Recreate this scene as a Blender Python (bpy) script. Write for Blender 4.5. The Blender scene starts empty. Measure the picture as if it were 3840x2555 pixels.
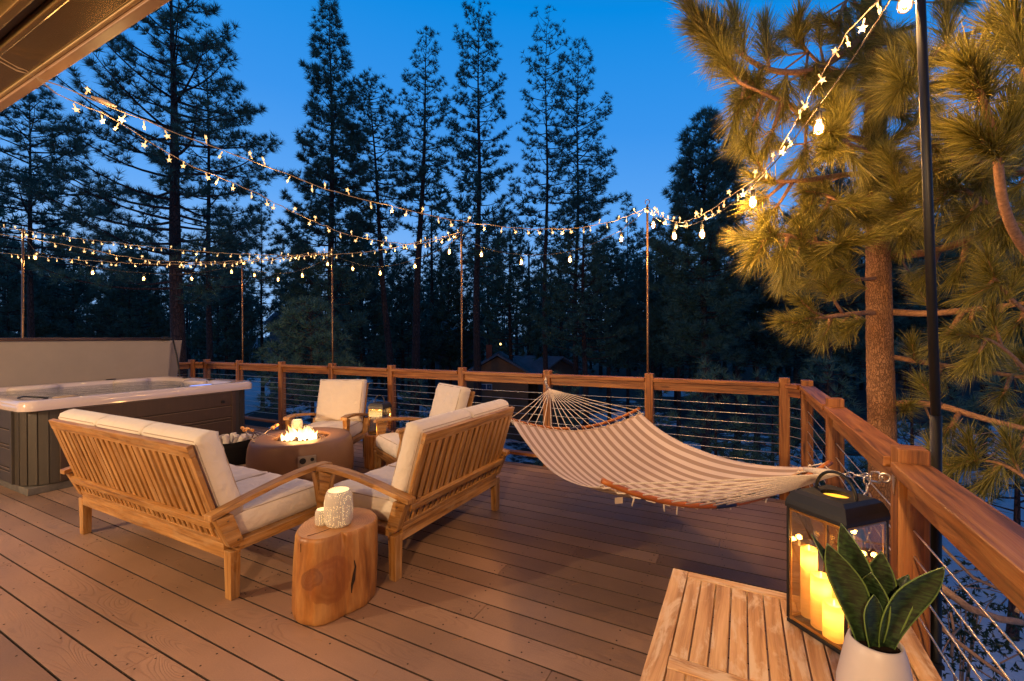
import bpy, math, random
import numpy as np
from mathutils import Vector, Matrix

SC = bpy.context.scene
COL = SC.collection
PI = math.pi
rad = math.radians
rs = np.random.RandomState(7)

# ---------------------------------------------------------------- camera model
# world: X runs along the deck boards, Y across them towards the far railing, Z up, deck surface z = 0
F, PITCH, ROLL, CH, YAW = 1667.78, -0.00502, -0.003714, 1.45488, -0.477012
CY, SY = math.cos(YAW), math.sin(YAW)
def _w(v): return Vector((CY*v[0]+SY*v[1], -SY*v[0]+CY*v[1], v[2]))
_cp, _sp, _cr, _sr = math.cos(PITCH), math.sin(PITCH), math.cos(ROLL), math.sin(ROLL)
_f = (0, _cp, _sp); _u = (0, -_sp, _cp); _r = (1, 0, 0)
RT = _w([_cr*_r[i]+_sr*_u[i] for i in range(3)])
UP = _w([-_sr*_r[i]+_cr*_u[i] for i in range(3)])
FW = _w(_f)
cam = bpy.data.objects.new('camera', bpy.data.cameras.new('camera'))
COL.objects.link(cam)
M = Matrix((( RT[0], UP[0], -FW[0], 0), (RT[1], UP[1], -FW[1], 0), (RT[2], UP[2], -FW[2], CH), (0, 0, 0, 1)))
cam.matrix_world = M
cam.data.sensor_width = 36; cam.data.lens = 36*F/3840
cam.data.clip_start = .05; cam.data.clip_end = 2000
SC.camera = cam
K = 3840/2357.
def at(px, py, d):
    """world point seen at (px, py) of the 2357-wide survey sheet, d metres ahead"""
    x = (px*K-1920)/F; y = -(py*K-1277.5)/F
    v = FW + RT*x + UP*y
    return Vector((0, 0, CH)) + v*d

# ---------------------------------------------------------------- mesh builder
def nrm(a):
    a = np.asarray(a, float); n = np.linalg.norm(a, axis=-1, keepdims=True); n[n == 0] = 1; return a/n
class MB:
    def __init__(s): s.v = []; s.f = []; s.uv = []; s.m = []; s.n = 0
    def raw(s, vs, fs, uvs=None, m=0):
        s.v.extend([tuple(map(float, p)) for p in vs])
        for i, f in enumerate(fs):
            s.f.append(tuple(s.n+k for k in f)); s.m.append(m)
            s.uv.append(uvs[i] if uvs is not None else [(vs[k][0]+vs[k][1], vs[k][2]) for k in f])
        s.n += len(vs); return s
    def box(s, c, d, R=None, m=0, taper=None):
        """centre, full sizes, rotation matrix; uv runs along the longest side"""
        h = [x/2 for x in d]; L = int(np.argmax(d)); ou, ov = rs.rand()*50, rs.rand()*50
        P = []
        for z in (-1, 1):
            for y in (-1, 1):
                for x in (-1, 1):
                    p = [x*h[0], y*h[1], z*h[2]]
                    if taper:
                        ax, side, k = taper
                        if (x, y, z)[ax] == side:
                            for q in range(3):
                                if q != ax: p[q] *= k
                    P.append(p)
        F_ = [(0, 2, 3, 1), (4, 5, 7, 6), (0, 1, 5, 4), (2, 6, 7, 3), (0, 4, 6, 2), (1, 3, 7, 5)]
        NA = [2, 2, 1, 1, 0, 0]; U = []
        for f, na in zip(F_, NA):
            o = [a for a in range(3) if a != na]
            if L in o: o.remove(L); a0, a1 = L, o[0]
            else: a0, a1 = o
            U.append([(P[k][a0]+ou+na*3.7, P[k][a1]+ov+na*1.3) for k in f])
        if R is None: R = Matrix.Identity(3)
        c = Vector(c)
        s.raw([c+R@Vector(p) for p in P], F_, U, m); return s
    def bar(s, a, b, w, t, up=(0, 0, 1), m=0):
        """beam from a to b, w across, t along 'up'"""
        a = Vector(a); b = Vector(b); d = b-a; L = d.length; x = d.normalized()
        z = Vector(up); z = (z-x*z.dot(x)).normalized(); y = z.cross(x)
        R = Matrix((x, y, z)).transposed()
        return s.box((a+b)/2, (L, w, t), R, m)
    def tube(s, pts, r, n=8, m=0, cap=True, closed=False):
        pts = [Vector(p) for p in pts]; N = len(pts)
        if not hasattr(r, '__len__'): r = [r]*N
        vs = []; prev = None; L = 0; us = []
        for i, p in enumerate(pts):
            a = pts[(i-1) % N] if closed else pts[max(i-1, 0)]
            b = pts[(i+1) % N] if closed else pts[min(i+1, N-1)]
            t = (b-a)
            t = t.normalized() if t.length > 1e-9 else Vector((0, 0, 1))
            if prev is None:
                q = Vector((0, 0, 1)) if abs(t.z) < .9 else Vector((1, 0, 0))
            else: q = prev
            q = (q-t*q.dot(t)).normalized(); prev = q; w = t.cross(q)
            if i: L += (p-pts[i-1]).length
            us.append(L)
            for k in range(n):
                an = 2*PI*k/n; vs.append(p+(q*math.cos(an)+w*math.sin(an))*r[i])
        fs = []; U = []; ou = rs.rand()*50
        R_ = N if closed else N-1
        for i in range(R_):
            j = (i+1) % N
            for k in range(n):
                k2 = (k+1) % n
                fs.append((i*n+k, i*n+k2, j*n+k2, j*n+k))
                c0, c1 = k/n*6.28*r[i], (k+1)/n*6.28*r[i]; u0, u1 = us[i]+ou, us[j]+ou
                U.append([(u0, c0), (u0, c1), (u1, c1), (u1, c0)])
        if cap and not closed:
            fs.append(tuple(range(n))[::-1]); U.append([(math.cos(k)*r[0]+ou, math.sin(k)*r[0]) for k in range(n)])
            fs.append(tuple((N-1)*n+k for k in range(n))); U.append([(math.cos(k)*r[-1]+ou, math.sin(k)*r[-1]) for k in range(n)])
        return s.raw(vs, fs, U, m)
    def lathe(s, prof, n=32, c=(0, 0, 0), m=0, wob=None):
        vs = []; fs = []; U = []
        for i, (r, z) in enumerate(prof):
            for k in range(n):
                a = 2*PI*k/n; q = r*(wob(a, z) if wob else 1)
                vs.append((c[0]+q*math.cos(a), c[1]+q*math.sin(a), c[2]+z))
        for i in range(len(prof)-1):
            for k in range(n):
                k2 = (k+1) % n; fs.append((i*n+k, i*n+k2, (i+1)*n+k2, (i+1)*n+k))
                a0, a1 = k/n, (k+1)/n
                U.append([(prof[i][1], a0), (prof[i][1], a1), (prof[i+1][1], a1), (prof[i+1][1], a0)])
        for i, o in ((0, -1), (len(prof)-1, 1)):
            if prof[i][0] > 1e-4:
                f = [i*n+k for k in range(n)]
                if o < 0: f = f[::-1]
                fs.append(tuple(f)); U.append([(vs[k][0], vs[k][1]) for k in f])
        return s.raw(vs, fs, U, m)
    def prism(s, poly, a0, a1, axis=0, m=0, xf=None):
        """closed outline in the plane across 'axis', extruded a0..a1"""
        n = len(poly); vs = []
        ou, ov = rs.rand()*50, rs.rand()*50
        for a in (a0, a1):
            for p, q in poly:
                vs.append({0: (a, p, q), 1: (p, a, q), 2: (p, q, a)}[axis])
        fs = [tuple(range(n))[::-1], tuple(range(n, 2*n))]
        U = [[(poly[k][0]+ou, poly[k][1]+ov) for k in fs[0]], [(poly[k-n][0]+ou, poly[k-n][1]+ov) for k in fs[1]]]
        L = 0
        for k in range(n):
            k2 = (k+1) % n; fs.append((k, k2, n+k2, n+k))
            l = math.hypot(poly[k][0]-poly[k2][0], poly[k][1]-poly[k2][1])
            U.append([(L+ou, a0+ov), (L+l+ou, a0+ov), (L+l+ou, a1+ov), (L+ou, a1+ov)]); L += l
        if xf: vs = [xf@Vector(v) for v in vs]
        return s.raw(vs, fs, U, m)
    def grid(s, fn, nu, nv, m=0, closed=False):
        vs = [fn(i/(nu-1), j/(nv-1)) for j in range(nv) for i in range(nu)]
        fs = []; U = []
        for j in range(nv-1):
            for i in range(nu-1):
                fs.append((j*nu+i, j*nu+i+1, (j+1)*nu+i+1, (j+1)*nu+i))
                U.append([(i/(nu-1), j/(nv-1)), ((i+1)/(nu-1), j/(nv-1)), ((i+1)/(nu-1), (j+1)/(nv-1)), (i/(nu-1), (j+1)/(nv-1))])
        return s.raw(vs, fs, U, m)
    def build(s, name, mats, parent=None, smooth=False, bevel=0, loc=None, fixn=True):
        me = bpy.data.meshes.new(name)
        me.from_pydata(s.v, [], s.f); me.update()
        uv = me.uv_layers.new(name='UVMap')
        fl = np.array([c for f in s.uv for p in f for c in p], dtype=np.float32)
        uv.data.foreach_set('uv', fl)
        if not isinstance(mats, (list, tuple)): mats = [mats]
        for m in mats: me.materials.append(m)
        if len(mats) > 1: me.polygons.foreach_set('material_index', s.m)
        if smooth: me.polygons.foreach_set('use_smooth', [True]*len(me.polygons))
        o = bpy.data.objects.new(name, me); COL.objects.link(o)
        if parent: o.parent = parent
        if loc: o.location = loc
        if bevel:
            b = o.modifiers.new('edge', 'BEVEL'); b.width = bevel; b.segments = 2; b.limit_method = 'ANGLE'; b.angle_limit = rad(40)
            b.harden_normals = False
        return o
def tri_mesh(name, V, mat, parent=None):
    """V: (n,3,3) triangle soup"""
    n = len(V); me = bpy.data.meshes.new(name)
    me.vertices.add(n*3); me.vertices.foreach_set('co', V.reshape(-1).astype(np.float32))
    me.loops.add(n*3); me.loops.foreach_set('vertex_index', np.arange(n*3, dtype=np.int32))
    me.polygons.add(n); me.polygons.foreach_set('loop_start', np.arange(0, n*3, 3, dtype=np.int32))
    me.polygons.foreach_set('loop_total', np.full(n, 3, dtype=np.int32))
    me.update(calc_edges=True); me.materials.append(mat)
    o = bpy.data.objects.new(name, me); COL.objects.link(o)
    if parent: o.parent = parent
    return o
def tag(o, label, cat, group=None, kind=None):
    o['label'] = label; o['category'] = cat
    if group: o['group'] = group
    if kind: o['kind'] = kind
    return o
def thing(name, label, cat, loc=(0, 0, 0), rz=0, group=None):
    o = bpy.data.objects.new(name, None); COL.objects.link(o)
    o.empty_display_size = .1; o.location = loc; o.rotation_euler = (0, 0, rz)
    return tag(o, label, cat, group)
def struct(o): o['kind'] = 'structure'; return o
def dup(root, loc, rz, label, group=None):
    r = root.copy(); COL.objects.link(r); r.location = loc; r.rotation_euler = (0, 0, rz); r['label'] = label
    if group: r['group'] = group
    for ch in list(root.children):
        c = ch.copy(); COL.objects.link(c); c.parent = r
        for g in ch.children:
            d = g.copy(); COL.objects.link(d); d.parent = c
    return r

# ---------------------------------------------------------------- materials
def mat(name):
    m = bpy.data.materials.new(name); m.use_nodes = True
    nt = m.node_tree; b = nt.nodes['Principled BSDF']; return m, nt, b
def N(nt, t, **k):
    n = nt.nodes.new(t)
    for a, v in k.items():
        if a in n.inputs: n.inputs[a].default_value = v
        else: setattr(n, a, v)
    return n
def ramp(nt, src, stops):
    r = N(nt, 'ShaderNodeValToRGB'); e = r.color_ramp.elements
    while len(e) < len(stops): e.new(.5)
    for i, (p, c) in enumerate(stops):
        e[i].position = p; e[i].color = (c[0], c[1], c[2], 1)
    nt.links.new(src, r.inputs[0]); return r.outputs[0]
def mixc(nt, f, a, b, mode='MIX'):
    n = N(nt, 'ShaderNodeMix', data_type='RGBA', blend_type=mode)
    if isinstance(f, (int, float)): n.inputs[0].default_value = f
    else: nt.links.new(f, n.inputs[0])
    for i, x in ((6, a), (7, b)):
        if isinstance(x, tuple): n.inputs[i].default_value = (x[0], x[1], x[2], 1)
        else: nt.links.new(x, n.inputs[i])
    return n.outputs[2]
def noise(nt, vec, scale, detail=4, rough=.55, dist=0):
    n = N(nt, 'ShaderNodeTexNoise', Scale=scale, Detail=detail, Roughness=rough, Distortion=dist)
    if vec is not None: nt.links.new(vec, n.inputs['Vector'])
    return n.outputs['Fac']
def mapping(nt, vec, sc, loc=(0, 0, 0)):
    n = N(nt, 'ShaderNodeMapping'); n.inputs['Scale'].default_value = sc; n.inputs['Location'].default_value = loc
    nt.links.new(vec, n.inputs[0]); return n.outputs[0]
def bump(nt, b, h, strength, dist=.01, prev=None):
    n = N(nt, 'ShaderNodeBump', Strength=strength, Distance=dist); nt.links.new(h, n.inputs['Height'])
    if prev: nt.links.new(prev, n.inputs['Normal'])
    nt.links.new(n.outputs[0], b.inputs['Normal']); return n.outputs[0]
def tc(nt, which='UV'): return N(nt, 'ShaderNodeTexCoord').outputs[which]
def mth(nt, op, a, b=None, c=None):
    n = N(nt, 'ShaderNodeMath', operation=op)
    for i, x in enumerate((a, b, c)):
        if x is None: continue
        if isinstance(x, (int, float)): n.inputs[i].default_value = x
        else: nt.links.new(x, n.inputs[i])
    return n.outputs[0]

def wood(name, dark, mid, light, rough=.55, grain=1., blotch=None, tonevar=.35, knots=False, us=1.2, vs=26, blotch_f=.8):
    m, nt, b = mat(name)
    uv = tc(nt); geo = N(nt, 'ShaderNodeNewGeometry')
    isl = geo.outputs['Random Per Island']
    off = N(nt, 'ShaderNodeCombineXYZ'); nt.links.new(mth(nt, 'MULTIPLY', isl, 37.), off.inputs[2])
    va = N(nt, 'ShaderNodeVectorMath', operation='ADD'); nt.links.new(uv, va.inputs[0]); nt.links.new(off.outputs[0], va.inputs[1])
    v = va.outputs[0]
    warp = noise(nt, mapping(nt, v, (1.5, 5, 1)), 1, 2)
    vw = N(nt, 'ShaderNodeVectorMath', operation='ADD'); cw = N(nt, 'ShaderNodeCombineXYZ')
    nt.links.new(mth(nt, 'MULTIPLY', warp, .06), cw.inputs[1]); nt.links.new(v, vw.inputs[0]); nt.links.new(cw.outputs[0], vw.inputs[1])
    g1 = noise(nt, mapping(nt, vw.outputs[0], (us, vs, 1)), 1.6, 5, .6)
    g2 = noise(nt, mapping(nt, vw.outputs[0], (us*5, vs*9, 1)), 1.5, 3, .6)
    c = ramp(nt, g1, [(.33, dark), (.49, mid), (.68, light)])
    c = mixc(nt, .35, c, ramp(nt, g2, [(.3, dark), (.7, light)]), 'OVERLAY')
    tone = mth(nt, 'MULTIPLY_ADD', isl, tonevar, 1-tonevar/2)
    hs = N(nt, 'ShaderNodeHueSaturation'); nt.links.new(c, hs.inputs['Color']); nt.links.new(tone, hs.inputs['Value'])
    c = hs.outputs[0]
    if blotch:
        n3 = noise(nt, mapping(nt, v, (3, 9, 1)), 2.2, 6, .65, .6)
        f = ramp(nt, n3, [(.48, (0, 0, 0)), (.6, (1, 1, 1))])
        c = mixc(nt, mth(nt, 'MULTIPLY', f, blotch_f), c, blotch)
    if knots:
        vo = N(nt, 'ShaderNodeTexVoronoi', Scale=1.0); nt.links.new(mapping(nt, v, (2.2, 9, 1)), vo.inputs['Vector'])
        f = ramp(nt, vo.outputs['Distance'], [(.07, (1, 1, 1)), (.14, (0, 0, 0))])
        c = mixc(nt, mth(nt, 'MULTIPLY', f, .7), c, (dark[0]*.35, dark[1]*.3, dark[2]*.3))
    nt.links.new(c, b.inputs['Base Color']); b.inputs['Roughness'].default_value = rough
    bump(nt, b, mth(nt, 'ADD', g1, mth(nt, 'MULTIPLY', g2, .5)), .35*grain, .004)
    return m
def plain(name, col, rough=.6, metal=0, spec=.5, nz=0, nsc=30, bmp=0, coat=0):
    m, nt, b = mat(name)
    b.inputs['Base Color'].default_value = (*col, 1); b.inputs['Roughness'].default_value = rough
    b.inputs['Metallic'].default_value = metal; b.inputs['Specular IOR Level'].default_value = spec
    if coat: b.inputs['Coat Weight'].default_value = coat
    if nz or bmp:
        o = tc(nt, 'Object'); n = noise(nt, o, nsc, 5, .6)
        if nz:
            c = mixc(nt, ramp(nt, n, [(.3, (0, 0, 0)), (.7, (1, 1, 1))]), tuple(x*(1-nz) for x in col), tuple(min(1, x*(1+nz)) for x in col))
            nt.links.new(c, b.inputs['Base Color'])
        if bmp: bump(nt, b, n, bmp, .005)
    return m
def emis(name, col, st, base=(.0, .0, .0)):
    m, nt, b = mat(name); b.inputs['Base Color'].default_value = (*base, 1)
    b.inputs['Emission Color'].default_value = (*col, 1); b.inputs['Emission Strength'].default_value = st
    return m

TEAK = wood('teak', (.20, .095, .024), (.44, .235, .066), (.63, .39, .145), .5, 1.2, (.50, .34, .18), .45, blotch_f=.35)
TEAKW = wood('weathered_teak', (.34, .18, .075), (.58, .36, .17), (.76, .53, .30), .6, 1.2, (.74, .57, .38), .35)
CEDAR = wood('cedar', (.13, .046, .012), (.36, .145, .036), (.53, .27, .085), .45, 1.6, None, .3, knots=True)
STUMPSIDE = wood('stump_side', (.24, .095, .022), (.42, .20, .055), (.58, .35, .13), .45, 1.6, None, .1, us=1.5, vs=7)
def cushion_mat():
    m, nt, b = mat('cushion_fabric')
    o = tc(nt, 'Object'); n = noise(nt, o, 3, 3); w = noise(nt, o, 320, 2)
    c = mixc(nt, n, (.68, .60, .50), (.78, .70, .60)); nt.links.new(c, b.inputs['Base Color'])
    b.inputs['Roughness'].default_value = .9; b.inputs['Sheen Weight'].default_value = .2
    p = bump(nt, b, noise(nt, mapping(nt, o, (1, 1, 1)), 6, 4, .5, 1.6), .6, .03)
    bump(nt, b, w, .12, .002, p); return m
CUSH = cushion_mat()
GAPSHADE = plain('slat_gap_shade', (.055, .03, .015), .95, 0, .1)
PIPING = plain('piping', (.42, .33, .25), .9)
BLACKM = plain('black_metal', (.010, .010, .012), .45, .0, .35, .3, 12)
BOLT = plain('bolt_steel', (.35, .3, .24), .35, 1)
STEEL = plain('steel', (.62, .58, .54), .28, 1)
CABLE = plain('cable_steel', (.75, .68, .6), .35, .85)
ROPE = plain('cotton_rope', (.72, .62, .5), .9, 0, .2, .15, 150, .5)

def deck_mat():
    m, nt, b = mat('composite_decking')
    uv = tc(nt); isl = N(nt, 'ShaderNodeNewGeometry').outputs['Random Per Island']
    off = N(nt, 'ShaderNodeCombineXYZ'); nt.links.new(mth(nt, 'MULTIPLY', isl, 91.), off.inputs[2])
    va = N(nt, 'ShaderNodeVectorMath', operation='ADD'); nt.links.new(uv, va.inputs[0]); nt.links.new(off.outputs[0], va.inputs[1]); v = va.outputs[0]
    # cathedral grain: iso-lines of a stretched noise
    n1 = noise(nt, mapping(nt, v, (1.1, 7.5, 1)), 1.0, 1.5, .4, .35)
    lines = mth(nt, 'SINE', mth(nt, 'MULTIPLY', n1, 210.))
    ln = mth(nt, 'POWER', mth(nt, 'MULTIPLY_ADD', lines, .5, .5), 4.)
    patch = ramp(nt, noise(nt, mapping(nt, v, (1.6, 3, 1)), 1.3, 2), [(.42, (.0, .0, .0)), (.6, (1, 1, 1))])
    ln = mth(nt, 'MULTIPLY', ln, patch)
    spk = noise(nt, v, 180, 2); big = noise(nt, tc(nt, 'Object'), 1.3, 4)
    c = mixc(nt, isl, (.205, .125, .080), (.350, .220, .145))
    bg2 = noise(nt, tc(nt, 'Object'), .45, 3); c = mixc(nt, .35, c, ramp(nt, bg2, [(.35, (.33, .36, .40)), (.65, (.62, .54, .50))]), 'OVERLAY')
    c = mixc(nt, .5, c, ramp(nt, big, [(.3, (.3, .3, .3)), (.7, (.7, .7, .7))]), 'OVERLAY')
    c = mixc(nt, mth(nt, 'MULTIPLY', ln, .28), c, (.13, .07, .045))
    c = mixc(nt, .12, c, ramp(nt, spk, [(.3, (.2, .2, .2)), (.7, (.8, .8, .8))]), 'OVERLAY')
    st = ramp(nt, noise(nt, mapping(nt, v, (1, 2, 1)), 9, 5, .7), [(.66, (0, 0, 0)), (.76, (1, 1, 1))])
    c = mixc(nt, mth(nt, 'MULTIPLY', st, .5), c, (.12, .07, .045))
    nt.links.new(c, b.inputs['Base Color']); nt.links.new(mth(nt, 'MULTIPLY_ADD', big, .35, .34), b.inputs['Roughness'])
    p = bump(nt, b, mth(nt, 'SUBTRACT', 1, ln), .35, .002)
    bump(nt, b, spk, .1, .002, p)
    return m
DECK = deck_mat()
SCREW = plain('screw_hole', (.035, .02, .012), .7)
DARKW = plain('dark_joist', (.022, .013, .009), .9)

# ---------------------------------------------------------------- deck
GAPW = .1445
d = MB(); sc = MB()
A0, A1 = -8.84, .43
rj = random.Random(3)
known = {5: [-3.02], 4: [-1.36], 3: [-2.52]}
for j in range(-27, 21):
    b0 = 1.6588+GAPW*j+.0042; b1 = 1.6588+GAPW*(j+1)-.0042
    if j == 20: b1 = 4.64
    cuts = [A0]
    x = A0+rj.uniform(.6, 3.6)
    while x < A1-.5:
        cuts.append(x); x += rj.choice([3.66, 2.44, 1.83])
    cuts.append(A1)
    for q in range(len(cuts)-1):
        x0, x1 = cuts[q]+.0015, cuts[q+1]-.0015
        h = rj.uniform(-.0006, .0006)
        d.box(((x0+x1)/2, (b0+b1)/2, -.0125+h), (x1-x0, b1-b0, .025)); d.m[-4] = d.m[-3] = 1
        for e in (x0+.03, x1-.03):
            for y in (b0+.03, b1-.03): sc.lathe([(.0042, 0), (.0042, .0012)], 6, (e+rj.uniform(-.008, .008), y, h))
    e = A0+.2+(j % 2)*.0
    while e < A1:
        for y in (b0+.028, b1-.028):
            if rj.random() < .72: sc.lathe([(.0046, 0), (.0046, .001)], 6, (e+rj.uniform(-.02, .02), y+rj.uniform(-.006, .006), .0002))
        e += .406
deck = struct(d.build('deck', [DECK, plain('board_edge_shade', (.05, .03, .02), .8)], bevel=.001))  # board sides coloured dark to put shade into the gaps
so = sc.build('screw_heads', SCREW, deck)
jb = MB()
for i in range(24): jb.box((A0+.2+.406*i, 1.2, -.12), (.04, 6.8, .18))
jb.box((-4.2, 4.60, -.12), (9.2, .04, .19)); jb.box((.395, 1.2, -.12), (.04, 6.8, .19)); jb.box((-8.8, 1.2, -.12), (.04, 6.8, .19))
for x, y in [(-8.6, 4.4), (-5.5, 4.4), (-2.5, 4.4), (.25, 4.4), (.25, 1.), (-8.6, 1.)]: jb.box((x, y, -1.8), (.14, .14, 3.3))
struct(jb.build('deck_frame', DARKW))

# ---------------------------------------------------------------- railings
PS = .0825; HP = 1.0907
ZC = [.83, .747, .662, .576, .492, .407, .322, .237]
def railing(label, posts, p0, p1, off):
    """posts: list of (x, y); off: unit vector to the outside"""
    t = thing('deck_railing', label, 'railing', (posts[0][0], posts[0][1], 0))
    ox, oy = posts[0]
    def L(x, y, z): return (x-ox, y-oy, z)
    for x, y in posts:
        m = MB().box(L(x, y, (HP-.25)/2), (PS, PS, HP+.25)); o = m.build('post', CEDAR, t, bevel=.005)
    for i in range(len(posts)-1):
        a = Vector(posts[i]); b = Vector(posts[i+1]); u = (b-a).normalized()
        a2 = a+u*(PS/2+.001); b2 = b-u*(PS/2+.001)
        m = MB(); m.bar(L(a2.x-off[0]*.008, a2.y-off[1]*.008, 1.027), L(b2.x-off[0]*.008, b2.y-off[1]*.008, 1.027), .106, .038); m.build('cap_rail', CEDAR, t, bevel=.004)
        m = MB(); m.bar(L(a2.x, a2.y, .966), L(b2.x, b2.y, .966), .036, .080); m.build('top_rail', CEDAR, t, bevel=.003)
        m = MB(); m.bar(L(a2.x, a2.y, .106), L(b2.x, b2.y, .106), .082, .034); m.build('bottom_rail', CEDAR, t, bevel=.003)
    for z in ZC:
        pts = []
        for i in range(len(posts)-1):
            a = Vector(posts[i]); b = Vector(posts[i+1])
            for k in range(4):
                s_ = k/4; sag = -.004*math.sin(PI*s_); p = a.lerp(b, s_); pts.append(L(p.x, p.y, z+sag))
        pts.append(L(posts[-1][0], posts[-1][1], z))
        MB().tube(pts, .0028, 6).build('cable', CABLE, t, smooth=True)
    return t
FY = 4.684; RX = .4923; LX = -8.885
FP = [-8.7325, -7.7475, -6.616, -5.4542, -4.291, -3.1256, -1.9657, -.8405, .3399]
railing('long cedar cable railing along the far edge of the deck behind the fire pit', [(x, FY) for x in FP], 0, 0, (0, 1))
railing('cedar cable railing down the right side of the deck beside the hammock and lantern', [(RX, y) for y in (4.5054, 3.2362, 1.9038, .72, -.5, -1.7)], 0, 0, (1, 0))
railing('cedar cable railing behind the hot tub at the left end of the deck', [(LX, y) for y in (4.505, 3.25, 2., .75, -.5, -1.7)], 0, 0, (-1, 0))
for nm, a, b in (('right', (.3399, FY), (RX, 4.5054)), ('left', (-8.7325, FY), (LX, 4.505))):
    t = thing('railing_corner_piece', 'short mitred cedar rail piece closing the %s far corner of the railing' % nm, 'railing', (a[0], a[1], 0))
    a = Vector((*a, 0)); b = Vector((*b, 0)); u = (b-a).normalized(); A = u*.058; B = (b-a)-u*.058
    MB().bar((A.x, A.y, 1.026), (B.x, B.y, 1.026), .1, .036).build('cap_rail', CEDAR, t, bevel=.003)
    MB().bar((A.x, A.y, .966), (B.x, B.y, .966), .034, .078).build('top_rail', CEDAR, t, bevel=.003)
    for z in ZC: MB().tube([(A.x, A.y, z), (B.x, B.y, z)], .0028, 6).build('cable', CABLE, t)

# ---------------------------------------------------------------- seating
def cushion(w, dp, th, seams=0, puff=.02, nx=18, ny=14, crown=1.):
    """rounded block: x -w/2..w/2, y 0..dp, z 0..th"""
    m = MB(); nz = 6
    def sq(u): return u
    def P(x, y, z):
        # x,y,z in -1..1 on a cube surface -> puffed rounded cushion
        e = 5.
        k = (abs(x)**e+abs(y)**e+abs(z)**e)**(1/e) if 1 else 1
        rx, ry, rz = x/k if k > 1 else x, y/k if k > 1 else y, z/k if k > 1 else z
        bul = (1-x**4)*(1-y**4)
        X = x*(w/2)-(.012*np.sign(x) if abs(x) > .99 and abs(z) > .99 else 0); Y = y*(dp/2)-(.012*np.sign(y) if abs(y) > .99 and abs(z) > .99 else 0)
        Z = z*(th/2)+(puff*bul*z*crown)+.006*math.sin(9*x+4*y+w*50)*math.sin(7*y-3*x)*(z > .9)
        bx = (1-z*z)*.012
        if abs(x) > .99: X += np.sign(x)*bx
        if abs(y) > .99: Y += np.sign(y)*bx
        return (X, Y+dp/2, Z+th/2)
    lin = lambda n: [-1+2*i/(n-1) for i in range(n)]
    for sz in (-1, 1): m.grid(lambda u, v: P(-1+2*u, (-1+2*v)*sz, sz), nx, ny)
    for sx in (-1, 1): m.grid(lambda u, v: P(sx, (-1+2*u)*sx, -1+2*v), ny, nz)
    for sy in (-1, 1): m.grid(lambda u, v: P((-1+2*u)*-sy, sy, -1+2*v), nx, nz)
    return m
def weld(o, dist=.0015):
    w = o.modifiers.new('weld', 'WELD'); w.merge_threshold = dist; return o
def piping(w, dp, th):
    m = MB()
    for z in (.004, th-.004):
        r = .03; pts = []
        for cx, cy, a0 in ((w/2-r, dp-r, 0), (-w/2+r, dp-r, 90), (-w/2+r, r, 180), (w/2-r, r, 270)):
            for k in range(4):
                a = rad(a0+k*30); pts.append((cx+(r-.010)*math.cos(a), cy+(r-.010)*math.sin(a), z))
        m.tube(pts, .0035, 6, closed=True)
    return m
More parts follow.
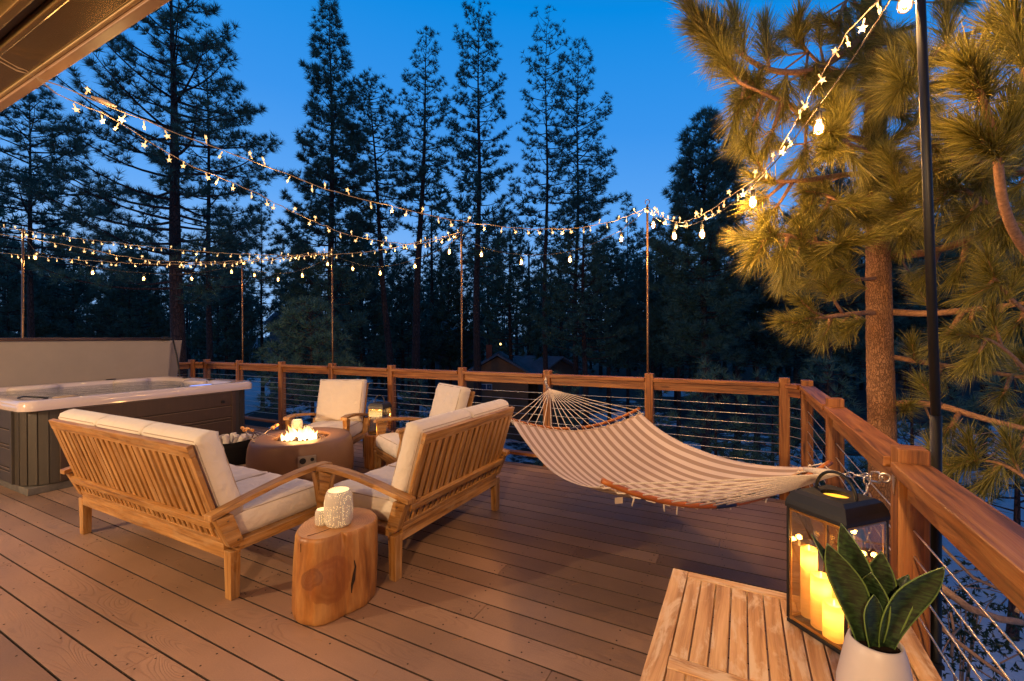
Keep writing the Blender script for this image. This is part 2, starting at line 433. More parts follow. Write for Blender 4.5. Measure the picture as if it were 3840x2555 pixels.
def seat_thing(name, label, cat, W, cells, loc, rz, group, nslat, tone=TEAK):
    """back at y=0 facing +y; W outer width"""
    t = thing(name, label, cat, loc, rz, group); lw = .066; hx = W/2
    for sx in (-1, 1):
        x = sx*(hx-lw/2)
        m = MB(); m.box((x, .029, .136), (lw, .058, .272), taper=(2, -1, .86)); m.build('leg', tone, t, bevel=.003)
        m = MB(); m.box((x, .665, .136), (lw, .062, .272), taper=(2, -1, .86)); m.build('leg', tone, t, bevel=.003)
        # leaning rear post carrying the arm
        m = MB(); m.prism([(.0, .30), (.082, .30), (.02, .478), (-.075, .478)], x-lw/2+.004, x+lw/2-.004, 0); m.build('rear_post', tone, t, bevel=.003)
        # flared front post
        pf = [(.612, .30), (.70, .30), (.694, .36), (.672, .44), (.664, .50), (.678, .575), (.560, .563), (.576, .50), (.590, .42), (.598, .36)]
        m = MB(); m.prism(pf, x-.022, x+.022, 0); m.build('arm_post', tone, t, bevel=.003)
        # curved arm
        prof = [(-.10, .478), (.02, .503), (.15, .530), (.30, .556), (.45, .574), (.57, .582), (.66, .578), (.70, .571)]
        top = [(y, z+.030) for y, z in prof][::-1]; top[0] = (.704, .590); top = [(.69, .603)]+top[1:]
        m = MB(); m.prism(prof+top, x-.036, x+.036, 0); m.build('armrest', tone, t, bevel=.004)
        m = MB(); m.box((x, .35, .287), (.05, .58, .052)); m.build('side_rail', tone, t, bevel=.003)
        b = MB()
        for (y, z) in ((.045, .315), (.002, .45)): b.lathe([(.006, 0), (.006, .003)], 8, (0, 0, 0))
        bm = MB()
        for (y, z) in ((.046, .325), (-.01, .45), (.645, .33), (.05, .25)):
            for k in range(1):
                xx = x+sx*(lw/2-.0035)
                bm.tube([(xx, y, z), (xx+sx*.004, y, z)], .0055, 8)
        bm.build('bolt', BOLT, t)
    iw = W-2*lw
    MB().box((0, .018, .268), (iw, .034, .084)).build('rear_apron', tone, t, bevel=.003)
    MB().box((0, .672, .262), (iw, .03, .075)).build('front_apron', tone, t, bevel=.003)
    MB().box((0, .35, .296), (W-.02, .66, .02)).build('seat_base', tone, t, bevel=.002)
    MB().bar((-iw/2, -.052, .434), (iw/2, -.052, .434), .030, .046, (0, -.33, 1)).build('lumbar_rail', tone, t, bevel=.003)
    m = MB(); n = int(iw/.058); m.bar((-iw/2, .004, .325), (iw/2, .004, .325), .02, .028, (0, -.33, 1))
    for i in range(n): m.bar((-iw/2+.03+i*(iw-.06)/(n-1), .0, .335), (-iw/2+.03+i*(iw-.06)/(n-1), -.028, .415), .034, .012, (0, 1, .3))
    m.build('lower_slats', tone, t, bevel=.002)
    # leaning back
    bw = iw-.008; yb, zb, yt, zt = -.018, .415, -.168, .893
    dv = Vector((0, yt-yb, zt-zb)).normalized(); nv = Vector((0, dv.z, -dv.y))
    def bp(x, s_, o=0.): return Vector((x, yb, zb))+dv*s_+nv*o
    SL = math.hypot(yt-yb, zt-zb)
    MB().bar(bp(-bw/2, SL-.034), bp(bw/2, SL-.034), .030, .068, dv).build('back_top_rail', tone, t, bevel=.003)
    MB().bar(bp(-bw/2, .022), bp(bw/2, .022), .028, .044, dv).build('back_bottom_rail', tone, t, bevel=.003)
    for c in range(cells+1):
        x = -bw/2+.028+c*(bw-.056)/cells
        if cells > 1 and 0 < c < cells: ww = .062
        else: ww = .056
        MB().bar(bp(x, .045), bp(x, SL-.069), .026, ww, (1, 0, 0)).build('back_stile', tone, t, bevel=.002)
        if c < cells:
            cwid = (bw-.056)/cells
            for i in range(nslat):
                xs = x+.03+(i+.5)*(cwid-.06)/nslat
                MB().bar(bp(xs, .045), bp(xs, SL-.069), .028, .043, (1, 0, 0)).build('slat', tone, t, bevel=.002)
    MB().bar(bp(0, .05, .024), bp(0, SL-.072, .024), bw-.10, .004, (0, dv.z, -dv.y)).build('gap_shade_sheet', GAPSHADE, t)  # dark sheet added behind the slats so their gaps look shaded
    nc = 3 if W > 1.6 else (2 if W > 1 else 1)
    cw = (W-.14)/nc
    for i in range(nc):
        x = -((nc-1)/2-i)*cw
        c = cushion(cw-.006, .625, .142, puff=.018); o = weld(c.build('seat_cushion', CUSH, t, smooth=True)); o.location = (x, .055, .308)
        p = piping(cw-.006, .625, .142).build('piping', PIPING, o, smooth=True)
        c = cushion(cw-.01, .50, .125, puff=.016); o = weld(c.build('back_cushion', CUSH, t, smooth=True))
        # stand it on its rear edge against the slats
        o.matrix_local = Matrix.Translation((x, .012, .435)) @ Matrix(((1, 0, 0), (0, dv.y, nv.y), (0, dv.z, nv.z))).to_4x4()
        p = piping(cw-.01, .50, .125).build('piping', PIPING, o, smooth=True)
    return t
seat_thing('outdoor_sofa', 'long three cushion teak sofa seen from behind, its slatted back towards the near deck', 'sofa', 1.91, 3, (-3.4725, 1.465, 0), 0, 'teak seats round the fire pit', 7)
seat_thing('loveseat', 'two cushion teak loveseat with slatted back turned to the hammock', 'sofa', 1.29, 1, (-1.835, 2.672, 0), rad(90), 'teak seats round the fire pit', 14)
fC = Vector((.43, -.9)).normalized()
def facing(fx, fy): return math.atan2(-fx, fy)
ch = Vector((-4.095, 3.275)); f_ = Vector((.43, -.9)).normalized(); bk = ch-f_*.70
seat_thing('armchair', 'teak armchair with tall cream cushion facing the camera across the fire pit', 'armchair', .70, 1, (bk.x-.02, bk.y+.02, 0), facing(*f_), 'teak seats round the fire pit', 8)
f2 = Vector((-.45, -.89)).normalized(); r2 = Vector((f2.y*-1, f2.x))  # viewer's right
mid = Vector((-3.135, 3.375)); bk2 = mid-f2*.66
seat_thing('armchair', 'teak armchair with cream cushions half hidden behind the loveseat, small lantern at its arm', 'armchair', .70, 1, (bk2.x, bk2.y, 0), facing(*f2), 'teak seats round the fire pit', 8)

# ---------------------------------------------------------------- stump tables
def end_mat():
    m, nt, b = mat('stump_end_grain')
    o = tc(nt, 'Object'); w = N(nt, 'ShaderNodeTexWave', wave_type='RINGS', rings_direction='Z', Scale=22., Distortion=2.5, Detail=3)
    w.inputs['Detail Scale'].default_value = 1.4; nt.links.new(mapping(nt, o, (1, 1.15, .02), (.03, -.02, 0)), w.inputs[0])
    n = noise(nt, o, 9, 5, .6)
    c = mixc(nt, mth(nt, 'MULTIPLY', w.outputs['Fac'], .6), (.50, .25, .10), (.40, .175, .06))
    c = mixc(nt, .5, c, ramp(nt, n, [(.3, (.3, .3, .3)), (.7, (.72, .72, .72))]), 'OVERLAY')
    nt.links.new(c, b.inputs['Base Color']); b.inputs['Roughness'].default_value = .42; return m
ENDG = end_mat()
DARKSTAIN = plain('dark_crack', (.02, .008, .003), .8)
def knot_mat():
    m, nt, b = mat('knot_wood'); o = tc(nt, 'Object')
    w = N(nt, 'ShaderNodeTexWave', wave_type='RINGS', rings_direction='Y', Scale=9., Distortion=4, Detail=3); nt.links.new(o, w.inputs[0])
    c = mixc(nt, mth(nt, 'MULTIPLY', w.outputs['Fac'], .5), (.40, .15, .032), (.30, .095, .020)); nt.links.new(c, b.inputs['Base Color']); b.inputs['Roughness'].default_value = .35
    return m
BASE_ = [(-2.112, 1.545), (-2.01, 1.50), (-1.931, 1.509), (-1.889, 1.537), (-1.854, 1.656), (-1.821, 1.805), (-1.872, 1.906), (-2.09, 2.0), (-2.235, 1.80), (-2.20, 1.65)]
TOP_ = [(-2.075, 1.545), (-1.99, 1.53), (-1.945, 1.55), (-1.877, 1.658), (-1.84, 1.78), (-1.853, 1.904), (-2.079, 1.982), (-2.212, 1.781), (-2.17, 1.64)]
def stump(label, cx, cy, r, H, seed, flare=1.06, dark=False, facet=True):
    rr = random.Random(seed); t = thing('stump_table', label, 'side table', (cx, cy, 0), 0)
    ph = [rr.uniform(0, 6.28) for _ in range(7)]
    def loop(pts):
        q = sorted((math.atan2(y-cy, x-cx), math.hypot(x-cx, y-cy)) for x, y in pts); q = [(q[-1][0]-2*PI, q[-1][1])]+q+[(q[0][0]+2*PI, q[0][1])]
        def f(a):
            a = math.atan2(math.sin(a), math.cos(a))
            for (a0, r0), (a1, r1) in zip(q, q[1:]):
                if a0 <= a <= a1: k = (a-a0)/(a1-a0); k = k*k*(3-2*k); return r0+(r1-r0)*k
            return q[0][1]
        g = lambda a: sum(f(a+d_)*w_ for d_, w_ in ((-.24, .15), (-.12, .22), (0, .26), (.12, .22), (.24, .15)))
        return g
    lb, lt = (loop(BASE_), loop(TOP_)) if facet else (None, None)
    def wob(a, z):
        if facet:
            s_ = min(1, max(0, z/H)); k = (lb(a)*(1-s_)+lt(a)*s_)/(r*(1.06-.06*min(1, z/.75/H)))*(1+.02*math.sin(s_*PI))
            k += .006*math.sin(13*a+ph[4]+3*z)+.004*math.sin(29*a+6*z)
            da = math.atan2(math.sin(a-fa), math.cos(a-fa))
            k += .075*math.exp(-((da+.42)/.24)**2)*math.exp(-((s_-.47)/.17)**2)
            k -= .10*math.exp(-((da-.12)/.10)**2)*max(0, s_-.80)/.20
            k -= .05*math.exp(-((da+.05)/.20)**2)*max(0, s_-.62)/.38
            k -= .03*math.exp(-((da-.55)/.2)**2)*(1-s_)
            return k
        k = 1+.045*math.sin(2*a+ph[0])+.035*math.sin(3*a+ph[1])+.018*math.sin(5*a+ph[2]+z*2)
        k += .03*math.sin(9*a+ph[4]+2*z)+.02*math.sin(14*a+ph[5])
        return k
    fa = math.atan2(-cy, -cx)
    prof = [(r*flare*.94, 0), (r*flare*.985, .012)]+[(r*(flare+(1-flare)*min(1, z/.75/H)*1.0), z) for z in np.linspace(.04, H-.02, 26)]+[(r*.985, H-.008), (r*.955, H)]
    m = MB(); m.lathe(prof, 192, (0, 0, 0), 0, wob)
    side = [0]*len(m.f); side[-1] = 1; m.m = side
    o = m.build('stump_body', [STUMPK if not dark else STUMPD, ENDG], t, smooth=False)
    for p in o.data.polygons:
        if p.index < len(m.f)-2: p.use_smooth = True
    return t, wob
def stump_mat():
    m = STUMPSIDE; nt = m.node_tree; b = nt.nodes['Principled BSDF']; o = tc(nt, 'Object')
    src = b.inputs['Base Color'].links[0].from_socket
    wv = N(nt, 'ShaderNodeTexNoise', Scale=7.); wv.inputs['Detail'].default_value = 4; nt.links.new(o, wv.inputs[0])
    sc_ = N(nt, 'ShaderNodeVectorMath', operation='MULTIPLY_ADD'); nt.links.new(wv.outputs['Color'], sc_.inputs[0]); sc_.inputs[1].default_value = (.10, .10, .12); nt.links.new(o, sc_.inputs[2])
    c = src
    for (px_, py_, pz_, r, col, k) in ((.130, -.165, .215+.04, .125, (.25, .075, .016), .80), (.045, -.215, .235+.04, .055, (.13, .038, .012), .75)):
        dv = N(nt, 'ShaderNodeVectorMath', operation='DISTANCE'); nt.links.new(sc_.outputs[0], dv.inputs[0]); dv.inputs[1].default_value = (px_+.05, py_+.05, pz_+.02)
        q = mth(nt, 'DIVIDE', dv.outputs['Value'], r)
        f = ramp(nt, q, [(.0, (.75, .75, .75)), (.80, (.9, .9, .9)), (.93, (1, 1, 1)), (1., (0, 0, 0))])
        ring = mth(nt, 'MULTIPLY_ADD', mth(nt, 'SINE', mth(nt, 'MULTIPLY', q, 26.)), .14, .86)
        c = mixc(nt, mth(nt, 'MULTIPLY', mth(nt, 'MULTIPLY', f, ring), k), c, col)
    nt.links.new(c, b.inputs['Base Color']); return m
STUMPK = stump_mat()
STUMPD = wood('split_log_side', (.10, .03, .01), (.36, .15, .04), (.58, .33, .12), .5, 1.4, None, .1, us=1.2, vs=13)
STX, STY, STR, STH = -1.985, 1.742, .193, .428
st, wb = stump('honey coloured tree stump side table holding two pierced candle pots, nearest the camera', STX, STY, STR, STH, 5)
fa = math.atan2(-STY, -STX)
def onst(da, z, off=.001):
    a = fa+da; k = wb(a, z); r = STR*(1.06-.06*min(1, z/.75/STH))*k+off
    return Vector((r*math.cos(a), r*math.sin(a), z))
# burl face and dark split
KN = knot_mat()
def patch(c0, c1, ra, rz, name, mt, bul):
    m = MB(); nn = 28; rings = 8; vs = [onst(c0, c1, bul)]; fs = []
    for j in range(1, rings+1):
        for k in range(nn):
            an = 2*PI*k/nn; q = j/rings; w = 1+.10*math.sin(3*an+1)+.06*math.sin(5*an)
            vs.append(onst(c0+ra*q*w*math.cos(an), c1+rz*q*w*math.sin(an), bul*(1-q**2)+.0004-.002*(q == 1)))
    for k in range(nn): fs.append((0, 1+k, 1+(k+1) % nn))
    for j in range(rings-1):
        for k in range(nn): a = 1+j*nn; fs.append((a+k, a+nn+k, a+nn+(k+1) % nn, a+(k+1) % nn))
    m.raw(vs, fs); return m.build(name, mt, st, smooth=True)
cr = MB(); pts = [onst(.52, .275), onst(.55, .24), onst(.50, .205), onst(.47, .175), onst(.42, .15), onst(.40, .11)]
cr.tube(pts, [.002, .005, .007, .009, .006, .002], 6); cr.build('bark_split', DARKSTAIN, st)
cr = MB(); pts = [Vector((math.cos(fa-1.0+.05*i)*STR*.93*(1-i*.17), math.sin(fa-1.0+.05*i)*STR*.93*(1-i*.17), STH+.0003)) for i in range(6)]
cr.tube([onst(-.98, .36), onst(-1.0, .40)]+pts, [.0015, .002, .0022, .002, .0018, .0015, .001, .0005], 5); cr.build('drying_crack', DARKSTAIN, st)
stump('dark split log side table between the two armchairs under the small lantern', -3.66, 3.80, .165, .385, 11, 1.02, True, False)

# ---------------------------------------------------------------- pierced candle pots
def pot_mat():
    m, nt, b = mat('pierced_ceramic')
    uv = tc(nt, 'Object')
    vo = N(nt, 'ShaderNodeTexVoronoi', Scale=120.); vo.inputs['Randomness'].default_value = .45; nt.links.new(uv, vo.inputs['Vector'])
    dots = ramp(nt, vo.outputs['Distance'], [(.25, (1, 1, 1)), (.34, (0, 0, 0))])
    band = noise(nt, uv, 9, 2); dots = mth(nt, 'MULTIPLY', dots, ramp(nt, band, [(.40, (0, 0, 0)), (.50, (1, 1, 1))]))
    b.inputs['Base Color'].default_value = (.60, .53, .45, 1); b.inputs['Roughness'].default_value = .45
    b.inputs['Emission Color'].default_value = (1., .72, .28, 1)
    nt.links.new(mth(nt, 'MULTIPLY_ADD', dots, 1.0, .015), b.inputs['Emission Strength'])
    return m
POT = pot_mat(); GLOWIN = emis('lit_interior', (1, .80, .36), 1.05, (.8, .7, .5))
def candle_pot(label, x, y, z, r, h):
    t = thing('candle_holder', label, 'candle holder', (x, y, z), 0, 'pierced ceramic candle holders')
    pr = [(r*.70, 0), (r*.86, h*.03), (r*.97, h*.15), (r, h*.40), (r*.985, h*.65), (r*.93, h*.84), (r*.83, h*.95), (r*.76, h), (r*.71, h*.995), (r*.70, h*.95)]
    m = MB(); m.lathe(pr, 40); m.f.pop(); m.uv.pop(); m.m.pop(); m.build('ceramic_shell', POT, t, smooth=True)
    m = MB(); m.lathe([(r*.70, h*.955), (.0005, h*.93)], 32); m.build('glowing_inside', GLOWIN, t, smooth=True)
    l = bpy.data.lights.new('candle_light', 'POINT'); l.energy = .35*(r/.08); l.color = (1, .6, .25); l.shadow_soft_size = .02
    lo = bpy.data.objects.new('candle_light', l); COL.objects.link(lo); lo.parent = t; lo.location = (0, 0, h+.03)
candle_pot('large cream pierced ceramic candle holder glowing on the stump table', -1.985, 1.742, STH, .076, .192)
candle_pot('small cream pierced candle holder beside the large one on the stump', -2.068, 1.700, STH, .037, .085)
candle_pot('cream pierced candle holder on the back rim of the fire pit', -4.195, 3.14, .502, .057, .098)
sd = MB(); sd.lathe([(.001, 0), (.045, .002), (.05, .010), (.046, .010), (.04, .005), (.001, .005)], 24)
o = sd.build('saucer', plain('white_ceramic', (.75, .7, .62), .3), None, smooth=True); o.location = (-4.10, 3.20, .502)
tag(o, 'small white dish beside the candle holder on the fire pit rim', 'dish')

# ---------------------------------------------------------------- fire pit
def pit_mat():
    m, nt, b = mat('pit_concrete'); o = tc(nt, 'Object'); n = noise(nt, o, 5, 5, .6); n2 = noise(nt, o, 60, 3)
    c = mixc(nt, n, (.15, .075, .038), (.23, .12, .065)); nt.links.new(c, b.inputs['Base Color']); b.inputs['Roughness'].default_value = .5
    bump(nt, b, n2, .12, .003); return m
PIT = pit_mat()
px, py, PH = -3.868, 2.952, .500
t = thing('fire_pit', 'round brown concrete gas fire pit burning between the sofas', 'fire pit', (px, py, 0))
m = MB(); pr = [(.425, 0), (.455, .05), (.474, .14), (.482, .24), (.480, .33), (.470, .42), (.458, .465), (.446, .488), (.430, .498), (.40, .500), (.262, .500), (.255, .497), (.250, .485), (.248, .44)]
m.lathe(pr, 96); m.f.pop(); m.uv.pop(); m.m.pop(); m.build('bowl', PIT, t, smooth=True)
m = MB(); m.lathe([(.249, .455), (.001, .455)], 48); m.build('burner_pan', plain('pan_steel', (.05, .04, .035), .4, .8), t)
m = MB(); m.lathe([(.17, .458), (.185, .474), (.192, .474), (.20, .458)], 48); m.build('burner_ring', plain('ring_steel', (.12, .10, .09), .3, .9), t, smooth=True)
rk = random.Random(2); m = MB()
for i in range(230):
    a = rk.uniform(0, 6.28); r = .236*math.sqrt(rk.random()); s_ = rk.uniform(.010, .020)
    R = Matrix.Rotation(rk.uniform(0, 6), 3, 'X')@Matrix.Rotation(rk.uniform(0, 6), 3, 'Z')
    m.box((r*math.cos(a), r*math.sin(a), .462+rk.uniform(0, .012)), (s_*1.4, s_, s_*.9), R, taper=(0, 1, .5))
m.build('lava_rocks', plain('lava_rock', (.09, .035, .02), .5, 0, .5, .5, 40), t)
ang = math.atan2(-py, -px)+.08
cp_ = (math.cos(ang), math.sin(ang)); tg = (-cp_[1], cp_[0])
def onpit(u, v, o): return Vector((cp_[0]*(.476+o)+tg[0]*u, cp_[1]*(.476+o)+tg[1]*u, .360+v))
m = MB(); R = Matrix(((tg[0], cp_[0], 0), (tg[1], cp_[1], 0), (0, 0, 1)))
m.box(onpit(0, 0, .006), (.150, .020, .095), R); cpn = m.build('control_panel', plain('panel_steel', (.45, .37, .3), .35, .7, .5, .1, 20), t, bevel=.002)
for u, v, r in ((-.036, .008, .027), (.042, .014, .016)):
    m = MB(); m.tube([onpit(u, v, .01), onpit(u, v, .024)], r, 20); m.build('knob', BLACKM, cpn, bevel=.002)
# flames
def flame_mat():
    m, nt, b = mat('flame'); nt.nodes.remove(b); out = nt.nodes['Material Output']
    o = tc(nt, 'Generated'); sp = N(nt, 'ShaderNodeSeparateXYZ'); nt.links.new(o, sp.inputs[0])
    n = noise(nt, mapping(nt, tc(nt, 'Object'), (1, 1, .4)), 26, 3)
    h = mth(nt, 'ADD', sp.outputs[2], mth(nt, 'MULTIPLY', mth(nt, 'SUBTRACT', n, .5), .4))
    col = ramp(nt, h, [(.0, (1, .80, .42)), (.45, (1, .66, .22)), (.8, (1, .42, .07)), (1, (1, .22, .02))])
    st = ramp(nt, h, [(.0, (.9, .9, .9)), (.55, (.8, .8, .8)), (1, (.12, .12, .12))])
    e = N(nt, 'ShaderNodeEmission'); nt.links.new(col, e.inputs[0]); nt.links.new(mth(nt, 'MULTIPLY', st, 5.5), e.inputs[1])
    tr = N(nt, 'ShaderNodeBsdfTransparent'); lw = N(nt, 'ShaderNodeLayerWeight', Blend=.35)
    f = ramp(nt, lw.outputs['Facing'], [(.15, (.97, .97, .97)), (.95, (.0, .0, .0))])
    f2_ = mth(nt, 'MULTIPLY', f, ramp(nt, h, [(.5, (1, 1, 1)), (1.05, (.15, .15, .15))]))
    mx = N(nt, 'ShaderNodeMixShader'); nt.links.new(f2_, mx.inputs[0]); nt.links.new(tr.outputs[0], mx.inputs[1]); nt.links.new(e.outputs[0], mx.inputs[2])
    nt.links.new(mx.outputs[0], out.inputs[0]); return m
FLM = flame_mat(); rk = random.Random(9)
rtv = Vector((RT.x, RT.y, 0)).normalized(); m = MB()
for i in range(30):
    u = rk.uniform(-.16, .16); w = rk.uniform(-.10, .10)
    hh = rk.uniform(.05, .15)*(1.15-abs(u)*1.8); r = rk.uniform(.013, .026)
    if i == 0: u, w, hh, r = -.085, -.02, .17, .026
    if i == 1: u, w, hh, r = .02, -.03, .165, .03
    if i == 2: u, w, hh, r = .09, .0, .15, .026
    fx = Vector((FW.x, FW.y, 0)).normalized()
    base = rtv*u+fx*w; lean = (rtv*rk.uniform(-.3, .3)+fx*rk.uniform(-.2, .2))*hh; pts = []; rr_ = []
    for k in range(12):
        s_ = k/11; sway = rtv*.012*math.sin(s_*6+i); pts.append((base.x+lean.x*s_*s_+sway.x*s_, base.y+lean.y*s_*s_+sway.y*s_, .462+hh*s_))
        rr_.append(max(.0006, r*(math.sin(PI*min(1, s_*.75+.28))**1.1)*(1-s_**3)))
    m.tube(pts, rr_, 10, cap=False)
m.build('flames', FLM, t, smooth=True)
for u in (-.07, .07):
    l = bpy.data.lights.new('fire_glow', 'POINT'); l.energy = 6.5; l.color = (1, .45, .13); l.shadow_soft_size = .06
    lo = bpy.data.objects.new('fire_glow', l); COL.objects.link(lo); lo.parent = t; lo.location = (rtv.x*u, rtv.y*u, .60)

# skewers
SK = plain('skewer_steel', (.5, .42, .34), .35, .9)
def marsh_mat():
    m, nt, b = mat('toasted_marshmallow'); n = noise(nt, tc(nt, 'Object'), 35, 4)
    nt.links.new(ramp(nt, n, [(.35, (.30, .10, .02)), (.55, (.70, .34, .10)), (.75, (.85, .66, .4))]), b.inputs['Base Color']); b.inputs['Roughness'].default_value = .7; return m
MSH = marsh_mat()
sk = [((-4.02, 2.56, .512), (-4.36, 2.66, .585), 'roasting skewer with toasted marshmallows hanging off the near left rim of the fire pit'),
      ((-4.06, 2.58, .510), (-4.12, 2.86, .600), 'roasting skewer with two toasted marshmallows pointing up over the left rim of the fire pit'),
      ((-3.92, 2.72, .520), (-4.40, 2.73, .560), 'roasting skewer lying almost level across the left rim of the fire pit')]
for i, (a, b, lab) in enumerate(sk):
    a = Vector(a); b = Vector(b); t = thing('skewer', lab, 'skewer', a, 0, 'roasting skewers'); dd = b-a
    m = MB(); m.tube([(0, 0, 0), dd], .0028, 6); m.tube([(0, 0, 0), (.03, -.012, .002)], .0022, 6); m.tube([(0, 0, 0), (.015, -.03, .002)], .0022, 6); m.build('rod', SK, t, smooth=True)
    for k in range(2):
        c = dd*(.82+.16*k); u = dd.normalized()
        m = MB(); m.tube([c-u*.018, c-u*.014, c+u*.014, c+u*.018], [.010, .016, .016, .009], 12); m.build('marshmallow', MSH, t, smooth=True)

# ---------------------------------------------------------------- basket of towels
bx, by = -5.34, 3.16
t = thing('towel_basket', 'black oval canvas basket with leather handles beside the hot tub', 'basket', (bx, by, 0), rad(25))
BK = plain('black_canvas', (.008, .007, .008), .95, 0, .1, .3, 90, .4)
m = MB()
def ell(r, z): return [(r*1.28*math.cos(k/40*2*PI), r*math.sin(k/40*2*PI), z) for k in range(40)]
prof = [(.15, 0), (.165, .01), (.178, .1), (.188, .2), (.193, .275), (.188, .275), (.182, .2), (.16, .03)]
vs = []; fs = []
for r, z in prof: vs += [(x, y, zz+.014*math.cos(2*math.atan2(y, x))*(z > .2)) for x, y, zz in ell(r, z)]
for i in range(len(prof)-1):
    for k in range(40): k2 = (k+1) % 40; fs.append((i*40+k, i*40+k2, (i+1)*40+k2, (i+1)*40+k))
fs.append(tuple(range(40))[::-1]); fs.append(tuple(7*40+k for k in range(40)))
m.raw(vs, fs); m.build('canvas_body', BK, t, smooth=True)
LE = plain('leather', (.10, .035, .015), .5)
for sx in (-1, 1):
    m = MB(); m.tube([(sx*.235, -.07, .23), (sx*.25, -.06, .30), (sx*.245, 0, .345), (sx*.25, .06, .30), (sx*.235, .07, .23)], .007, 8); m.build('handle', LE, t, smooth=True)
TW = plain('towel_white', (.62, .56, .52), .95, 0, .2, .1, 60, .6); TG = plain('towel_grey', (.34, .29, .26), .95, 0, .2, .1, 60, .6)
tw = [(-.15, -.05, 'white'), (-.10, -.08, 'grey'), (-.03, -.09, 'white'), (.04, -.09, 'grey'), (.11, -.08, 'white'), (-.14, .04, 'grey'), (-.07, .0, 'white'), (.01, -.01, 'white'), (.08, .0, 'grey'), (.15, .0, 'white'), (-.06, .09, 'white'), (.02, .09, 'grey'), (.10, .08, 'white'), (.17, .06, 'white')]
cz, sz_ = math.cos(rad(25)), math.sin(rad(25)); rk = random.Random(4)
for i, (u, v, c) in enumerate(tw):
    # rolled towels stand on end; spiral cross-section
    m = MB(); r = .030; out = []
    for k in range(28):
        a = k/27*4*PI; out.append((math.cos(a)*(r*(.35+.65*k/27)), math.sin(a)*(r*(.35+.65*k/27))))
    m.lathe([(r*.55, 0), (r*.95, .008), (r, .03), (r, .22), (r*.96, .235), (r*.80, .243), (r*.72, .238), (r*.5, .241), (r*.3, .236)], 18, wob=lambda a, z: 1+.08*math.sin(2*a+u*30)+.05*math.sin(3*a))
    o = m.build('rolled_towel', TW if c == 'white' else TG, None, smooth=True)
    o.location = (bx+u*cz-v*sz_, by+u*sz_+v*cz, .175+rk.uniform(0, .035)); o.scale = (1.1, 1.1, .56); o.rotation_euler = (rk.uniform(-.5, .5), rk.uniform(-.5, .5), rk.uniform(0, 6))
    ft = ['at the left end', 'near the left end', 'left of the middle', 'right of the middle', 'at the right end'][min(4, int((u+.18)/.075))]
    rw = 'front row' if v < -.04 else ('middle row' if v < .05 else 'back row')
    tag(o, '%s rolled towel in the %s of the black basket, %s' % (c, rw, ft), 'towel', 'rolled towels in the basket')

# ---------------------------------------------------------------- hot tub
def rrect(hx, hy, r, n=8):
    p = []
    for cx, cy, a0 in ((hx-r, hy-r, 0), (-hx+r, hy-r, 90), (-hx+r, -hy+r, 180), (hx-r, -hy+r, 270)):
        for k in range(n+1): a = rad(a0+90*k/n); p.append((cx+r*math.cos(a), cy+r*math.sin(a)))
    return p
TX, TY, THX, THY = -6.955, 2.650, 1.105, 1.105
t = thing('hot_tub', 'large square hot tub with pale rim and brown grooved side panels, full of water', 'hot tub', (TX, TY, 0))
ACR = plain('acrylic_shell', (.60, .50, .46), .12, 0, .5, .05, 3, 0, .5)
m = MB(); rings = [(0, .79, .12), (.0, .80, .12), (.0, .862, .12), (-.012, .880, .12), (-.035, .888, .12), (-.14, .884, .20), (-.165, .872, .22), (-.19, .82, .25), (-.24, .70, .28), (-.30, .50, .3)]
vs = []; fs = []
for o_, z, r in rings: vs += [(x, y, z+(.0 if z < .8 else .0)) for x, y in rrect(THX+o_, THY+o_, r)]
n = 36
for i in range(len(rings)-1):
    for k in range(n): k2 = (k+1) % n; fs.append((i*n+k, i*n+k2, (i+1)*n+k2, (i+1)*n+k))
fs.append(tuple((len(rings)-1)*n+k for k in range(n)))
m.raw(vs, fs); m.build('rim', ACR, t, smooth=True)
def sculpt(name, c, s):
    m = MB(); m.lathe([(.001, 0), (.7, .05), (.95, .3), (1, .6), (.9, .9), (.5, 1), (.001, 1.02)], 24)
    o = m.build(name, ACR, t, smooth=True); o.location = c; o.scale = s; return o
sculpt('headrest', (-.93, .55, .80), (.10, .22, .09)); sculpt('headrest', (-.93, -.45, .80), (.10, .24, .09)); sculpt('headrest', (.05, .90, .79), (.26, .10, .09))
def water_mat():
    m, nt, b = mat('tub_water'); b.inputs['Base Color'].default_value = (.22, .27, .26, 1); b.inputs['Roughness'].default_value = .04
    b.inputs['Transmission Weight'].default_value = .35; b.inputs['IOR'].default_value = 1.33
    bump(nt, b, noise(nt, tc(nt, 'Object'), 7, 3, .5, .6), .5, .03); return m
m = MB(); p = rrect(THX-.185, THY-.185, .24); m.raw([(x, y, .838) for x, y in p], [tuple(range(n))]); m.build('water', water_mat(), t)
def panel_mat(name, c, rough=.5):
    m, nt, b = mat(name); o = tc(nt, 'Object'); n_ = noise(nt, mapping(nt, o, (30, 30, 1.2)), 1.5, 4); n2 = noise(nt, o, 16, 5, .7)
    cc = mixc(nt, n_, tuple(x*.75 for x in c), tuple(x*1.25 for x in c))
    cc = mixc(nt, mth(nt, 'MULTIPLY', ramp(nt, n2, [(.56, (0, 0, 0)), (.72, (1, 1, 1))]), .35), cc, tuple(min(1, x*2.1) for x in c))
    nt.links.new(cc, b.inputs['Base Color']); b.inputs['Roughness'].default_value = rough; bump(nt, b, n_, .2, .003); return m
PANB = panel_mat('tub_panel_brown', (.050, .028, .018)); PANG = panel_mat('tub_panel_grey', (.046, .039, .031)); LINE = plain('groove_edge', (.22, .16, .12), .5)
